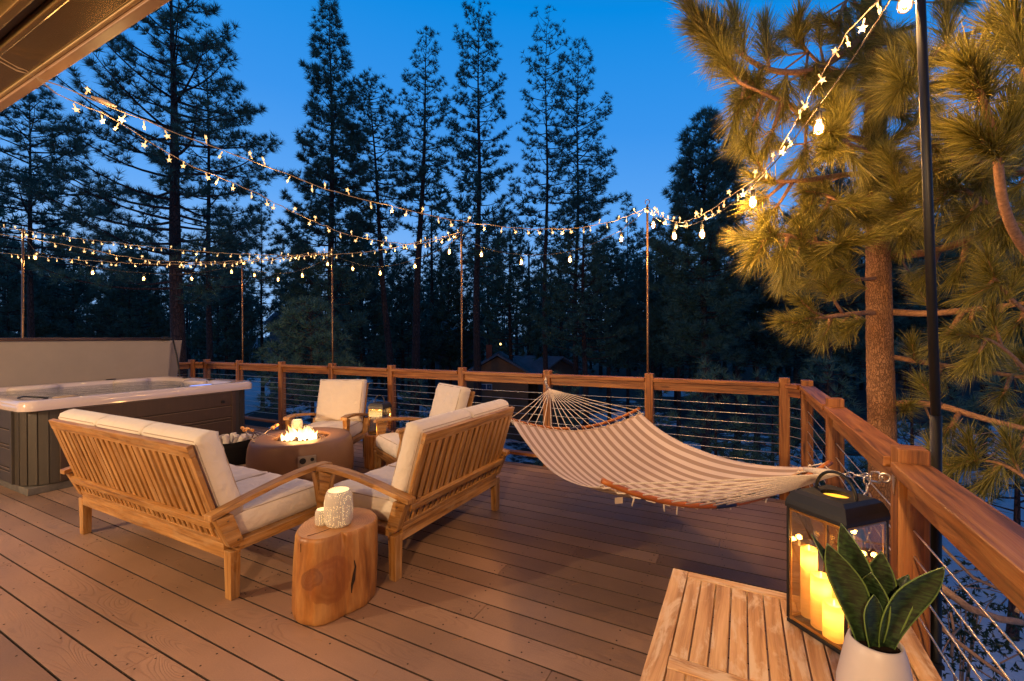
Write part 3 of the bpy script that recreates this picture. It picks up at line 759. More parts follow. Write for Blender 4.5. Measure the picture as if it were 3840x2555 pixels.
# skirt core with rounded corners
m = MB(); pp = rrect(THX-.035, THY-.035, .24, 8); vs = []
for z in (.075, .79): vs += [(x, y, z) for x, y in pp]
m.raw(vs, [(k, (k+1) % n, n+(k+1) % n, n+k) for k in range(n)]); m.build('corner_panel', PANG, t)
for cx_, cy_, a0 in ((1, -1, 270), (1, 1, 0), (-1, -1, 180)):
    m = MB()
    for k in range(5):
        a = rad(a0+9+k*18); R = Matrix.Rotation(a, 3, 'Z'); c = Vector((cx_*(THX-.275), cy_*(THY-.275), .43))+R@Vector((.240+.004, 0, 0))
        m.box(c, (.005, .069, .70), R)
    m.build('corner_batten', PANG, t, bevel=.003)
def side(ax, sgn, mt):
    # horizontal boards on one side
    zs = [.085, .20, .235, .42, .455, .60, .785]
    for i in range(len(zs)-1):
        z0, z1 = zs[i]+.004, zs[i+1]-.003
        m = MB()
        if ax == 0: m.box((sgn*(THX-.025), 0, (z0+z1)/2), (.022, 2*THY-.62, z1-z0))
        else: m.box((0, sgn*(THY-.025), (z0+z1)/2), (2*THX-.62, .022, z1-z0))
        m.build('side_board', mt, t, bevel=.005)
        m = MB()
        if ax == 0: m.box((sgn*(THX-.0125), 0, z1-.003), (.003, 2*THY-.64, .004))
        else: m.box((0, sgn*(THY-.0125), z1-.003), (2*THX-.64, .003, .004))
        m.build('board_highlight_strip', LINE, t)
    for e in (-1, 1):
        m = MB()
        if ax == 0: m.box((sgn*(THX-.022), e*(THY-.29), .435), (.034, .05, .69))
        else: m.box((e*(THX-.29), sgn*(THY-.022), .435), (.05, .034, .69))
        m.build('corner_trim', mt, t, bevel=.003)
side(0, 1, PANB); side(1, -1, PANG)
m = MB(); m.box((0, 0, .035), (2*THX-.10, 2*THY-.10, .07)); m.build('plinth', plain('plinth_grey', (.13, .12, .105), .7, 0, .3, .3, 9), t, bevel=.006)
m = MB(); m.tube([(THX-.012, .68, .66), (THX+.004, .68, .66)], .018, 14); m.build('drain_cap', BLACKM, t)
o = MB().lathe([(.001, 0), (.8, 0), (1, .3), (.9, 1), (.001, 1.1)], 28).build('control_panel', emis('panel_blue', (.25, .38, 1.), 1.2, (.1, .1, .2)), t, smooth=True); o.location = (THX-.10, .47, .887); o.scale = (.045, .13, .006)
for (x, y, rz_) in ((-1.02, .35, 0), (-.35, .99, .3), (.30, .97, .3)):
    o = MB().lathe([(.001, 0), (1, 0), (1, .6), (.8, 1), (.001, 1)], 20).build('jet_dial', BLACKM, t, smooth=True); o.location = (x, y, .885); o.scale = (.035, .06, .014)
o = MB().lathe([(.001, 0), (1, 0), (1, .6), (.8, 1), (.001, 1)], 24).build('filter_lid', plain('wood_tone_lid', (.35, .24, .12), .35), t, smooth=True); o.location = (THX-.24, -THY+.38, .872); o.scale = (.07, .10, .02)
m = MB(); m.tube([(THX-.45, -THY+.10, .89), (THX-.36, -THY+.12, .905), (THX-.26, -THY+.17, .90), (THX-.20, -THY+.24, .885)], .008, 8); m.build('grab_handle', BLACKM, t, smooth=True)
# lifted cover
VIN = plain('cover_vinyl', (.27, .225, .185), .55, 0, .4, .05, 4, .15)
t = thing('tub_cover', 'beige folded spa cover standing upright behind the hot tub', 'spa cover', (-8.18, 2.6, 0))
m = MB(); m.prism([(-1.45, 1.445), (1.22, 1.445), (1.14, .25), (-1.45, .25)], .0, .11, 0); m.build('cover_panel', VIN, t, bevel=.03)
m = MB(); m.prism([(-1.45, 1.44), (1.30, 1.44), (1.18, .25), (-1.45, .25)], -.125, -.008, 0); m.build('cover_panel', VIN, t, bevel=.03)
m = MB(); m.prism([(1.235, 1.435), (1.40, 1.442), (1.33, .9), (1.27, .35), (1.16, .3)], -.02, .02, 0); m.build('side_flap', VIN, t, bevel=.008)
t = thing('cover_lifter', 'dark metal lifter bar along the top of the raised spa cover', 'cover lifter', (-8.10, 2.6, 0))
m = MB(); m.tube([(0, -1.5, 1.470), (0, 1.1, 1.470)], .016, 10); m.tube([(.05, -1.5, 1.452), (.05, 1.12, 1.452)], .010, 8); m.build('bar', plain('bronze_metal', (.10, .055, .04), .4, .7), t, smooth=True)
m = MB(); m.box((.01, 1.13, 1.468), (.10, .15, .03)); m.box((.0, 1.13, 1.492), (.05, .08, .014)); m.build('bracket', BLACKM, t, bevel=.005)
m = MB(); m.tube([(.0, 1.24, 1.45), (.02, 1.28, 1.2), (.10, 1.32, .6), (.15, 1.33, .3)], .012, 8); m.build('arm', BLACKM, t, smooth=True)

# ---------------------------------------------------------------- near table, lantern, plant
TH = .60
t = thing('teak_table', 'weathered teak slatted table in the near right corner', 'table', (.108, .86, 0))
def tb(x0, x1, y0, y1, nm, z1=TH, th=.024, mt=TEAKW):
    m = MB(); m.box(((x0+x1)/2-.108, (y0+y1)/2-.86, z1-th/2), (x1-x0, y1-y0, th)); return m.build(nm, mt, t, bevel=.0025)
X0, X1, Y0, Y1 = -.2275, .444, .15, 1.737; fr = .052
tb(X0, X0+fr, Y0, Y1, 'frame_board'); tb(X1-fr, X1, Y0, Y1, 'frame_board')
tb(X0+fr+.0015, X1-fr-.0015, Y1-.042, Y1, 'frame_board'); tb(X0+fr+.0015, X1-fr-.0015, Y0, Y0+.042, 'frame_board')
tb(X0+fr+.0015, X1-fr-.0015, 1.206, 1.254, 'frame_board')
ns = 12; w_ = (X1-X0-2*fr-.003)/ns
for (ya, yb) in ((1.257, Y1-.045), (Y0+.045, 1.203)):
    for i in range(ns): tb(X0+fr+.0035+i*w_, X0+fr+.0005+(i+1)*w_-.001, ya, yb, 'slat', TH-.001, .02)
for x in (X0+.03, X1-.03):
    for y in (Y0+.05, Y1-.05): m = MB(); m.box((x-.108, y-.86, (TH-.025)/2), (.05, .05, TH-.025)); m.build('leg', TEAKW, t, bevel=.003)
m = MB(); m.box((0, 0, TH-.055), (X1-X0-.08, .02, .055)); m.box((0, Y1-.05-.86, TH-.055), (X1-X0-.08, .02, .055)); m.box((X0+.03-.108, 0, TH-.055), (.02, Y1-Y0-.12, .055)); m.box((X1-.03-.108, 0, TH-.055), (.02, Y1-Y0-.12, .055)); m.build('apron', TEAKW, t)

def glass_mat():
    m, nt, b = mat('lantern_glass'); nt.nodes.remove(b); out = nt.nodes['Material Output']
    g = N(nt, 'ShaderNodeBsdfGlossy', Roughness=.01); g.inputs[0].default_value = (1, .95, .85, 1); tr = N(nt, 'ShaderNodeBsdfTransparent'); tr.inputs[0].default_value = (.97, .90, .74, 1)
    fr = N(nt, 'ShaderNodeLayerWeight', Blend=.5); mx = N(nt, 'ShaderNodeMixShader'); nt.links.new(mth(nt, 'MULTIPLY_ADD', mth(nt, 'POWER', fr.outputs['Facing'], 3.), .5, .11), mx.inputs[0])
    nt.links.new(tr.outputs[0], mx.inputs[1]); nt.links.new(g.outputs[0], mx.inputs[2]); nt.links.new(mx.outputs[0], out.inputs[0]); return m
GL = glass_mat(); BRASS = plain('aged_brass', (.5, .30, .08), .35, .8)
def wax_mat():
    m, nt, b = mat('candle_wax'); b.inputs['Base Color'].default_value = (.88, .70, .40, 1); b.inputs['Roughness'].default_value = .5
    b.inputs['Emission Color'].default_value = (1., .58, .18, 1); b.inputs['Emission Strength'].default_value = .30
    nt2 = N(nt, 'ShaderNodeBsdfTranslucent'); nt2.inputs[0].default_value = (1, .60, .22, 1); mx = N(nt, 'ShaderNodeMixShader', Fac=.55); out = nt.nodes['Material Output']
    nt.links.new(b.outputs[0], mx.inputs[1]); nt.links.new(nt2.outputs[0], mx.inputs[2]); nt.links.new(mx.outputs[0], out.inputs[0]); return m
WAX = wax_mat(); FLAMELED = emis('candle_tip', (1, .72, .3), 6)
def lantern(label, x, y, z, rz, w, hg, hr, metal=BLACKM, ring_top=.115):
    t = thing('lantern', label, 'lantern', (x, y, z), rz); h = w/2; fb = .006
    m = MB(); m.box((0, 0, .006), (w, w, .010)); m.build('base', metal, t, bevel=.001)
    for sx in (-1, 1):
        for sy in (-1, 1): m = MB(); m.box((sx*(h-fb/2), sy*(h-fb/2), hg/2+.01), (fb, fb, hg-.01)); m.build('corner_post', metal, t)
    for a in range(4):
        R = Matrix.Rotation(a*PI/2, 3, 'Z')
        m = MB(); m.box(R@Vector((h-.002, 0, hg/2+.005)), (.0015, w-.016, hg-.02), R); m.build('glass_pane', GL, t)
        m = MB(); m.box(R@Vector((h-.0055, 0, .016)), (.004, w-.014, .006), R); m.box(R@Vector((h-.0055, 0, hg-.008)), (.004, w-.014, .006), R); m.box(R@Vector((h-.0055, -h+.010, hg/2)), (.003, .004, hg-.02), R); m.build('inner_frame', BRASS, t)
    # hipped roof with flattened top
    m = MB(); e = h+.003; k = .62
    lv = [(e, 0), (e, .010), (e*.97, hr*.45), (e*.86, hr*.85), (e*.72, hr), (e*.70, hr)]
    vs = []; fs = []
    for q, zz in lv: vs += [(q, q, hg+zz), (-q, q, hg+zz), (-q, -q, hg+zz), (q, -q, hg+zz)]
    for i in range(len(lv)-1):
        for c in range(4): c2 = (c+1) % 4; fs.append((i*4+c, i*4+c2, i*4+4+c2, i*4+4+c))
    nl = len(lv)*4; no = 24; hr_ = w*.20
    for c in range(no): a = 2*PI*c/no+PI/4; vs.append((hr_*math.cos(a)*1.35*.8, hr_*math.sin(a)*1.0, hg+hr))
    # top plate with a round opening
    cor = [nl-4, nl-3, nl-2, nl-1]
    for c in range(4):
        a = c*6
        for j in range(6): fs.append((cor[c], nl+(a+j-3) % no, nl+(a+j-2) % no))
        fs.append((cor[c], nl+(a+3) % no, cor[(c+1) % 4]))
    m.raw(vs, fs); o = m.build('roof', metal, t)
    m = MB(); m.lathe([(hr_*1.12, hg+hr-.012), (.001, hg+hr-.012)], 24); m.build('glowing_opening', emis('lit_roof_opening', (1, .55, .06), 1.0, (.6, .4, .1)), t)
    m = MB(); R_ = w*.335; m.tube([(R_*math.cos(a), 0, hg+hr-.004+ring_top*math.sin(a)) for a in np.linspace(0, PI, 22)], w*.026, 10); m.build('carry_ring', metal, t, smooth=True)
    return t
def candle(label, x, y, z, r, h, tip=.75, watts=.5, grp='flameless pillar candles in the lantern'):
    t = thing('pillar_candle', label, 'candle', (x, y, z), 0, grp)
    m = MB(); pr = [(r, 0), (r, h-.004), (r*.94, h), (r*.86, h-.001), (r*.6, h-.007), (.001, h-.010)]
    m.lathe(pr, 32, wob=lambda a, zz: 1+(0.0)); m.build('wax', WAX, t, smooth=True)
    m = MB(); m.tube([(0, 0, h-.009), (0, 0, h-.004), (.0, 0, h+.004), (0, 0, h+.010)], [.001, .003, .0025, .0004], 8); m.build('led_flame', FLAMELED, t, smooth=True)
    for zz, e in ((h-.030, watts), (h+.02, watts*.35)):
        l = bpy.data.lights.new('candle_glow', 'POINT'); l.energy = e*1.15; l.color = (1, .60, .22); l.shadow_soft_size = .008
        lo = bpy.data.objects.new('candle_glow', l); COL.objects.link(lo); lo.parent = t; lo.location = (0, 0, zz)
LXc, LYc, LW = .2405, 1.570, .172
lrz = math.atan2(-.115, .120)
lantern('tall black metal lantern with ring handle full of glowing candles on the teak table', LXc, LYc, TH, lrz+.015, LW, .348, .054, BLACKM, .066)
candle('candle shape added for a pane reflection at the back left corner of the table lantern', .180, 1.605, TH+.012, .022, .205)  # reflection in the back glass, modelled as a candle shape
candle('candle of middle height in the front half of the table lantern', .204, 1.560, TH+.012, .0255, .150)
candle('candle standing between the tall and short ones in the table lantern', .252, 1.600, TH+.012, .0250, .168)
candle('short wide candle nearest the camera in the table lantern', .229, 1.518, TH+.012, .0270, .098)
lantern('small black metal lantern with ring handle on the split log table between the armchairs', -3.635, 3.775, .387, rad(12), .185, .285, .065, plain('dark_bronze', (.03, .028, .03), .45, .3), .085)
candle('single pillar candle inside the small lantern between the armchairs', -3.62, 3.76, .399, .042, .15, grp='flameless pillar candle in the small lantern', watts=2.2)

# snake plant
PX, PY = .268, 1.268
t = thing('potted_plant', 'snake plant with broad dark green banded leaves in a white pot on the teak table', 'plant', (PX, PY, TH))
PW = plain('white_pot', (.56, .50, .48), .42, 0, .4, .05, 14)
m = MB(); m.lathe([(.050, 0), (.056, .004), (.073, .040), (.0725, .062), (.056, .150), (.0505, .168), (.0475, .171), (.045, .168), (.046, .155)], 56); m.f.pop(); m.uv.pop(); m.m.pop()
m.build('pot', PW, t, smooth=True)
m = MB(); rk = random.Random(1); m.lathe([(.0465, .155), (.03, .158), (.001, .159)], 24, wob=lambda a, z: 1+.01*math.sin(7*a)); m.build('soil', plain('soil', (.02, .011, .007), .95, 0, .2, .6, 60, .8), t)
def leaf_mat():
    m, nt, b = mat('snake_leaf'); uv = tc(nt); sp = N(nt, 'ShaderNodeSeparateXYZ'); nt.links.new(uv, sp.inputs[0])
    n = noise(nt, mapping(nt, uv, (2.2, 26, 1)), 1.2, 4, .6, .4)
    c = ramp(nt, n, [(.40, (.006, .013, .006)), (.55, (.018, .040, .013)), (.7, (.045, .085, .025))])
    e = mth(nt, 'ABSOLUTE', mth(nt, 'SUBTRACT', sp.outputs[0], .5)); c = mixc(nt, ramp(nt, e, [(.455, (0, 0, 0)), (.475, (1, 1, 1))]), c, (.12, .19, .045))
    nt.links.new(c, b.inputs['Base Color']); b.inputs['Roughness'].default_value = .33; bump(nt, b, n, .15, .003); return m
LEAF = leaf_mat()
camr = Vector((RT.x, RT.y, 0)).normalized(); camf = Vector((FW.x, FW.y, 0)).normalized()
# view ray towards the pot defines sideways / away
aw = Vector((PX, PY, 0)).normalized(); sdv = Vector((aw.y, -aw.x, 0))
def leaf(su, sa, lean_s, lean_a, L, W, yaw_, curl=.25, name='leaf'):
    base = sdv*su+aw*sa+Vector((0, 0, .150)); m = MB()
    W = W*1.42; face = (sdv*math.cos(yaw_)+aw*math.sin(yaw_))
    def P(u, v):
        s_ = v; ln = sdv*lean_s+aw*lean_a
        c = base+Vector((0, 0, L*s_*(1-.08*s_)))+ln*(L*(s_**1.5))
        w = W*(.42+.58*math.sin(min(1, s_/.62)*PI/2)) * (1 if s_ < .60 else max(0.004, 1-((s_-.60)/.40)**1.7))
        x = (u-.5)*2; nrm_ = face.cross(Vector((0, 0, 1)))
        twist = .5*s_*curl*2; fx = face*math.cos(twist)+nrm_*math.sin(twist); nx_ = nrm_*math.cos(twist)-face*math.sin(twist)
        return c+fx*(x*w/2)+nx_*(-.20*w*(1-x*x)*(1-s_*.5))
    m.grid(P, 9, 26); o = m.build(name, LEAF, t, smooth=True)
    so_ = o.modifiers.new('thick', 'SOLIDIFY'); so_.thickness = .0022; return o
leaf(-.018, -.008, -.30, -.02, .235, .050, .25, .2)
leaf(-.010, .012, -.20, .10, .275, .046, -.15, .1)
leaf(.020, .00, .40, .05, .235, .046, .5, .4)
leaf(.004, .020, .03, .10, .225, .044, .1, .0)
leaf(.016, .016, .22, .12, .185, .042, -.3, .2)
leaf(-.002, -.016, .00, -.02, .140, .032, .9, .3)
leaf(-.004, .006, -.02, .02, .180, .046, -.2, .1)
leaf(-.026, .010, -.42, .10, .232, .020, 1.0, .3)

# ---------------------------------------------------------------- hammock
def hammock_mat():
    m, nt, b = mat('hammock_canvas'); uv = tc(nt); sp = N(nt, 'ShaderNodeSeparateXYZ'); nt.links.new(uv, sp.inputs[0])
    s_ = mth(nt, 'FRACT', mth(nt, 'MULTIPLY', sp.outputs[0], 16.5)); st_ = mth(nt, 'GREATER_THAN', s_, .52)
    n = noise(nt, uv, 300, 2); c = mixc(nt, st_, (.64, .53, .45), (.335, .235, .175)); c = mixc(nt, .12, c, ramp(nt, n, [(.3, (.2, .2, .2)), (.7, (.8, .8, .8))]), 'OVERLAY')
    hem = mth(nt, 'ABSOLUTE', mth(nt, 'SUBTRACT', sp.outputs[1], .5)); c = mixc(nt, ramp(nt, hem, [(.484, (0, 0, 0)), (.486, (1, 1, 1))]), c, (.48, .32, .2))
    nt.links.new(c, b.inputs['Base Color']); b.inputs['Roughness'].default_value = .9
    bump(nt, b, noise(nt, mapping(nt, uv, (9, 3, 1)), 1.5, 4), .5, .012); return m
HA1 = Vector((-1.969, 4.640, .968)); HA2 = Vector((.451, 1.895, .983))
hd = (HA2-HA1); hd.z = 0; HL = hd.length; hd.normalize(); hp = Vector((-hd.y, hd.x, 0))
t = thing('hammock', 'taupe and cream striped hammock slung across the corner between two railing posts', 'hammock', (0, 0, 0))
def HP_(tt, lat, z): return Vector((HA1.x, HA1.y, 0))+hd*tt+hp*lat+Vector((0, 0, z))
def bar_pt(which, s_):   # s_ -1..1
    lat = s_*.655
    if which == 1: return HP_(.87, lat, .605+.140*abs(s_)**1.9+.012*s_)
    return HP_(2.86, lat, .605+.165*abs(s_)**1.9-.004*s_)
BAR = wood('spreader_bar_wood', (.30, .09, .015), (.46, .17, .035), (.6, .27, .07), .35, .6, None, .1)
for w_ in (1, 2):
    m = MB(); m.tube([bar_pt(w_, s_) for s_ in np.linspace(-1.03, 1.03, 30)], .0140, 12); o = m.build('spreader_bar', BAR, t, smooth=True)
    m = MB(); m.tube([bar_pt(w_, s_) for s_ in np.linspace(-.09, .09, 5)], .0155, 12); m.build('sleeve', plain('sleeve_metal', (.03, .04, .09), .35, .5), t, smooth=True)
def bed(u, v):
    s_ = -1+2*u; tt = .95+v*(2.78-.95); e = tt-1.87
    edge = .590+.177*e*e+.022*s_*(1-abs(e))+.0
    end = .135 if 1 else 0
    cen = .135*(.95+.15*(1-(e/.92)**2))
    z = edge-cen*(1-abs(s_)**1.9) + .004*math.sin(s_*11+tt*2)*math.sin(v*PI)
    lat = s_*(.640-.035*math.sin(v*PI))
    z += .004*abs(math.sin((u*17)*PI))*(abs(e)/.92)**6
    return HP_(tt+.0*s_, lat, z-.012)
m = MB(); m.grid(bed, 60, 60); o = m.build('canvas_bed', hammock_mat(), t, smooth=True); s2 = o.modifiers.new('thick', 'SOLIDIFY'); s2.thickness = .004
m = MB()
for w_, A in ((1, HA1), (2, HA2)):
    kn = A.lerp(bar_pt(w_, 0)+Vector((0, 0, .05)), .20 if w_ == 1 else .27)
    if w_ == 1: gather = A+Vector((hd.x*.13, hd.y*.13, -.075)); gend = A+Vector((hd.x*.28, hd.y*.28, -.19))
    else: gather = A+Vector((-hd.x*.19, -hd.y*.19, -.040)); gend = A+Vector((-hd.x*.34, -hd.y*.34, -.065))
    mm = MB()
    for i in range(17):
        s_ = -1+2*i/16; e = bar_pt(w_, s_*.97); q = gather.lerp(e, .06+.10*(1-abs(s_)))
        mid = q.lerp(e, .5)+Vector((0, 0, -.008)); mm.tube([gather, q, mid, e], .0038 if w_ == 1 else .0036, 6)
    mm.build('rope', ROPE, t, smooth=True)['kind'] = 'stuff'
    g = MB(); g.tube([gather.lerp(gend, k) for k in (0, .25, .6, 1)], [.008, .013, .012, .008] if w_ == 2 else [.012, .022, .02, .012], 10); g.build('rope_knot', ROPE, t, smooth=True)
    tie = MB(); rk = random.Random(w_)
    for i in range(17):
        s_ = -1+2*i/16; e = bar_pt(w_, s_*.965); u = (s_+1)/2; b_ = bed(min(1, max(0, u)), .012 if w_ == 1 else .988)
        tie.tube([e+Vector((0, 0, .016)), e+(b_-e)*.6+Vector((0, 0, .01)), b_+Vector((0, 0, .004)), b_+(e-b_)*.3+Vector((0, 0, -.010)), e+Vector((0, 0, -.016))], .0038, 5)
        if rk.random() < .6:
            q = b_.lerp(e, .5); dn = Vector((rk.uniform(-.02, .02), rk.uniform(-.02, .02), -rk.uniform(.03, .07)))
            tie.tube([q, q+dn*.6, q+dn], .0042, 5)
        tie.tube([b_+Vector((0, 0, .004)), b_+Vector((hp.x*.012, hp.y*.012, .012)), b_+Vector((hp.x*.02, hp.y*.02, .004))], .006, 6)
    tie.build('lacing', ROPE, t, smooth=True)
m = MB(); c = bar_pt(2, -.86)+Vector((0, 0, -.07))-hd*.05; R = Matrix((hp, Vector((0, 0, 1)), -hd)).transposed(); m.box(c, (.042, .030, .001), R); m.build('care_label', plain('care_label_cloth', (.62, .5, .36), .8), t)
# wall plates and chains
def chain(pts, parent, name, r=.0032, link=.034):
    pts = [Vector(p) for p in pts]; seg = []; tot = 0
    for a, b in zip(pts, pts[1:]): seg.append((tot, a, b)); tot += (b-a).length
    n_ = max(2, int(tot/(link*.78))); m = MB()
    for i in range(n_):
        s_ = (i+.5)/n_*tot
        for st_, a, b in seg:
            if s_ <= st_+(b-a).length+1e-6: p = a.lerp(b, (s_-st_)/(b-a).length); u = (b-a).normalized(); break
        q = Vector((0, 0, 1)) if abs(u.z) < .8 else Vector((1, 0, 0)); w1 = u.cross(q).normalized(); w2 = u.cross(w1)
        w = w1 if i % 2 else w2
        loop = [p+u*(math.cos(k/10*2*PI)*link*.5)+w*(math.sin(k/10*2*PI)*link*.27) for k in range(10)]
        m.tube(loop, r, 6, closed=True)
    return m.build(name, STEEL, parent, smooth=True)
for i, (A, out, lab) in enumerate(((HA1, Vector((0, -1, 0)), 'chain and diamond plate holding the far end of the hammock to its post'), (HA2, Vector((-1, 0, 0)), 'chain and diamond plate holding the near end of the hammock to the right post'))):
    t2 = thing('hammock_chain', lab, 'chain', A)
    # diamond plate
    sd_ = Vector((out.y, -out.x, 0)); m = MB(); vs = []
    for k in (.001, .004):
        for (u, v) in ((0, .055), (.017, 0), (0, -.055), (-.017, 0)): vs.append(out*k+sd_*u+Vector((0, 0, v)))
    m.raw(vs, [(0, 1, 2, 3), (7, 6, 5, 4), (0, 4, 5, 1), (1, 5, 6, 2), (2, 6, 7, 3), (3, 7, 4, 0)]); m.build('plate', STEEL, t2)
    eye = [out*(.012+.014*(1+math.cos(a)))+Vector((0, 0, .014*math.sin(a))) for a in np.linspace(0, 2*PI, 12, endpoint=False)]
    MB().tube(eye, .004, 6, closed=True).build('eye', STEEL, t2, smooth=True)
    dirv = (hd*(1 if i == 0 else -1)); end = dirv*(.13 if i == 0 else .19)+Vector((0, 0, -.075 if i == 0 else -.040))
    st_ = out*.03
    hk = [st_+(end-st_)*k*.30+Vector((0, 0, zz)) for k, zz in ((0, 0), (.3, .016), (.8, .016), (1, 0), (.8, -.016), (.3, -.018))]
    MB().tube(hk, .0042, 6, closed=True).build('hook', STEEL, t2, smooth=True)
    chain([st_+(end-st_)*.27, end], t2, 'chain_links')
    hp0 = st_+(end-st_)*.35
    chain([hp0, hp0+Vector((.003, .003, -.21 if i == 0 else -.26))], t2, 'hanging_links')

# ---------------------------------------------------------------- poles and lights
POLEM = plain('bronze_pole', (.16, .085, .04), .35, .6)
PT = [(-7.785, 2.775), (-5.54, 2.785), (-3.186, 2.828), (-.872, 2.832)]
nmz = ['second from the left, rising behind the hot tub corner', 'rising behind the fire pit', 'near the middle of the far railing', 'farthest right along the far railing, beyond the hammock']
for (x, z), nm in zip(PT, nmz):
    t = thing('light_pole', 'slim bronze string light pole %s' % nm, 'pole', (x, 4.765, 0), 0, 'string light poles')
    MB().tube([(0, 0, .1), (0, 0, z)], .0115, 10).build('shaft', POLEM, t, smooth=True)
    MB().tube([(.0, 0, z-.01)]+[(.022*math.sin(a), 0, z+.035-.025*math.cos(a)) for a in np.linspace(.2, 5.4, 12)], .004, 6).build('hook', POLEM, t, smooth=True)
    for zz in (.35, .92): MB().box((0, -.02, zz), (.04, .045, .012)).build('clamp', BLACKM, t)
t = thing('light_pole', 'thick black string light pole standing just outside the near right railing', 'pole', (.557, 1.905, 0))
PB = plain('black_pole', (.006, .006, .007), .5)
MB().tube([(0, 0, -.6), (.0, 0, 1.2)], .0150, 20).build('lower_shaft', PB, t, smooth=True)
MB().tube([(0, 0, 1.2), (-.050, .0, 2.95)], .0128, 20).build('upper_shaft', PB, t, smooth=True)
MB().box((-.03, 0, .40), (.09, .05, .014)).build('clamp', BLACKM, t)
for off in (0, .055):
    t = thing('light_pole', 'bronze string light pole above the spa cover, %s of the pair' % ('left' if off == 0 else 'right'), 'pole', (-8.985+off, 2.38-off*.1, 0), 0, 'paired poles at the left railing')
    MB().tube([(0, 0, .1), (.012*(1 if off else 2), .02, 2.96)], .0115, 10).build('shaft', POLEM, t, smooth=True)
    MB().tube([(.015+.02*math.sin(a), .02, 2.99-.02*math.cos(a)) for a in np.linspace(.2, 5.2, 10)], .004, 6).build('hook', POLEM, t, smooth=True)
LP = Vector((-8.965, 2.395, 2.96)); RP = Vector((.535, 1.905, 2.93))

def on_plane(px, py, p0, p1):
    x = (px*K-1920)/F; y = -(py*K-1277.5)/F; v = FW+RT*x+UP*y
    n_ = Vector((-(p1[1]-p0[1]), p1[0]-p0[0])); tt = (n_.x*p0[0]+n_.y*p0[1])/(n_.x*v.x+n_.y*v.y)
    return Vector((v.x*tt, v.y*tt, CH+v.z*tt))
WIREW = plain('clear_wire', (.40, .29, .19), .5); WIREB = plain('dark_wire', (.03, .022, .018), .5)
def star_mat():
    m, nt, b = mat('star_light'); o = tc(nt, 'Object'); ln = N(nt, 'ShaderNodeVectorMath', operation='LENGTH'); nt.links.new(o, ln.inputs[0])
    q = ramp(nt, mth(nt, 'MULTIPLY', ln.outputs['Value'], 30.), [(.10, (1, .74, .34)), (.35, (1, .55, .15)), (.9, (1, .42, .08))])
    s_ = ramp(nt, mth(nt, 'MULTIPLY', ln.outputs['Value'], 30.), [(.1, (1, 1, 1)), (.4, (.5, .5, .5)), (1, (.40, .40, .40))])
    b.inputs['Base Color'].default_value = (.6, .5, .35, 1); nt.links.new(q, b.inputs['Emission Color']); nt.links.new(mth(nt, 'MULTIPLY', s_, 1.9), b.inputs['Emission Strength']); return m
STAR = star_mat()
def star_mesh(R):
    m = MB(); vs = [(0, 0, .006), (0, 0, -.006)]
    for k in range(10):
        a = PI/2+k*PI/5; r = R if k % 2 == 0 else R*.45; vs.append((r*math.cos(a), r*math.sin(a), 0))
    fs = []
    for k in range(10): k2 = (k+1) % 10; fs += [(0, 2+k, 2+k2), (1, 2+k2, 2+k)]
    m.raw(vs, fs); m.tube([(0, R*.9, 0), (0, R*1.7, 0)], .0035, 6); return m
sm = star_mesh(.0185).build('star', STAR, None); star_me = sm.data; bpy.data.objects.remove(sm)
# warm light actually thrown by the strands: a few weak point lights spread along each one
def strand(label, pts, spacing, seed, wob=.006, first=.2, energy=2.0, group='star shaped fairy light strands'):
    rk = random.Random(seed); pts = [Vector(p) for p in pts]
    # resample smooth
    P_ = []
    for i in range(len(pts)-1):
        p0 = pts[max(i-1, 0)]; p1 = pts[i]; p2 = pts[i+1]; p3 = pts[min(i+2, len(pts)-1)]
        nseg = max(2, int((p2-p1).length/.06))
        for k in range(nseg):
            s_ = k/nseg; P_.append(.5*((2*p1)+(p2-p0)*s_+(2*p0-5*p1+4*p2-p3)*s_*s_+(3*p1-p0-3*p2+p3)*s_**3))
    P_.append(pts[-1])
    t = thing('string_lights', label, 'string lights', pts[0], 0, group); o0 = pts[0]
    w = MB(); ph = rk.uniform(0, 6)
    Q = [p-o0+Vector((rk.uniform(-wob, wob)*.5, rk.uniform(-wob, wob)*.5, rk.uniform(-wob, wob))) for p in P_]
    w.tube(Q, .0018, 5); tw_ = [q+Vector((0, .003*math.sin(i*1.3+ph), .004*math.cos(i*1.3+ph))) for i, q in enumerate(Q)]; w.tube(tw_, .0015, 5); w.build('wire', WIREW, t, smooth=True)
    tot = 0; nxt = first; cnt = 0; le = 0
    for i in range(1, len(Q)):
        L_ = (Q[i]-Q[i-1]).length; tot += L_
        if tot >= nxt and cnt < 95:
            nxt += spacing*rk.uniform(.75, 1.25); cnt += 1
            o = bpy.data.objects.new('star', star_me); COL.objects.link(o); o.parent = t
            up = rk.random() < .30; dz = (.034 if up else -.038); o.location = Q[i]+Vector((rk.uniform(-.015, .015), rk.uniform(-.015, .015), dz))
            # the camera-side faces vary: some seen flat, many edge-on
            az = math.atan2(-o0.x-Q[i].x, o0.y+Q[i].y)+rk.uniform(-1.35, 1.35)
            o.rotation_euler = (PI/2+rk.uniform(-.3, .3), rk.uniform(-.6, .6)+(PI if up else 0), az)
            if cnt % 6 == 2:
                l = bpy.data.lights.new('star_glow', 'POINT'); l.energy = energy; l.color = (1, .60, .22); l.shadow_soft_size = .03
                lo = bpy.data.objects.new('star_glow', l); COL.objects.link(lo); lo.parent = t; lo.location = Q[i]+Vector((0, 0, -.06))
    return t
def path(pl, p0, p1): return [on_plane(x, y, p0, p1) for x, y in pl]
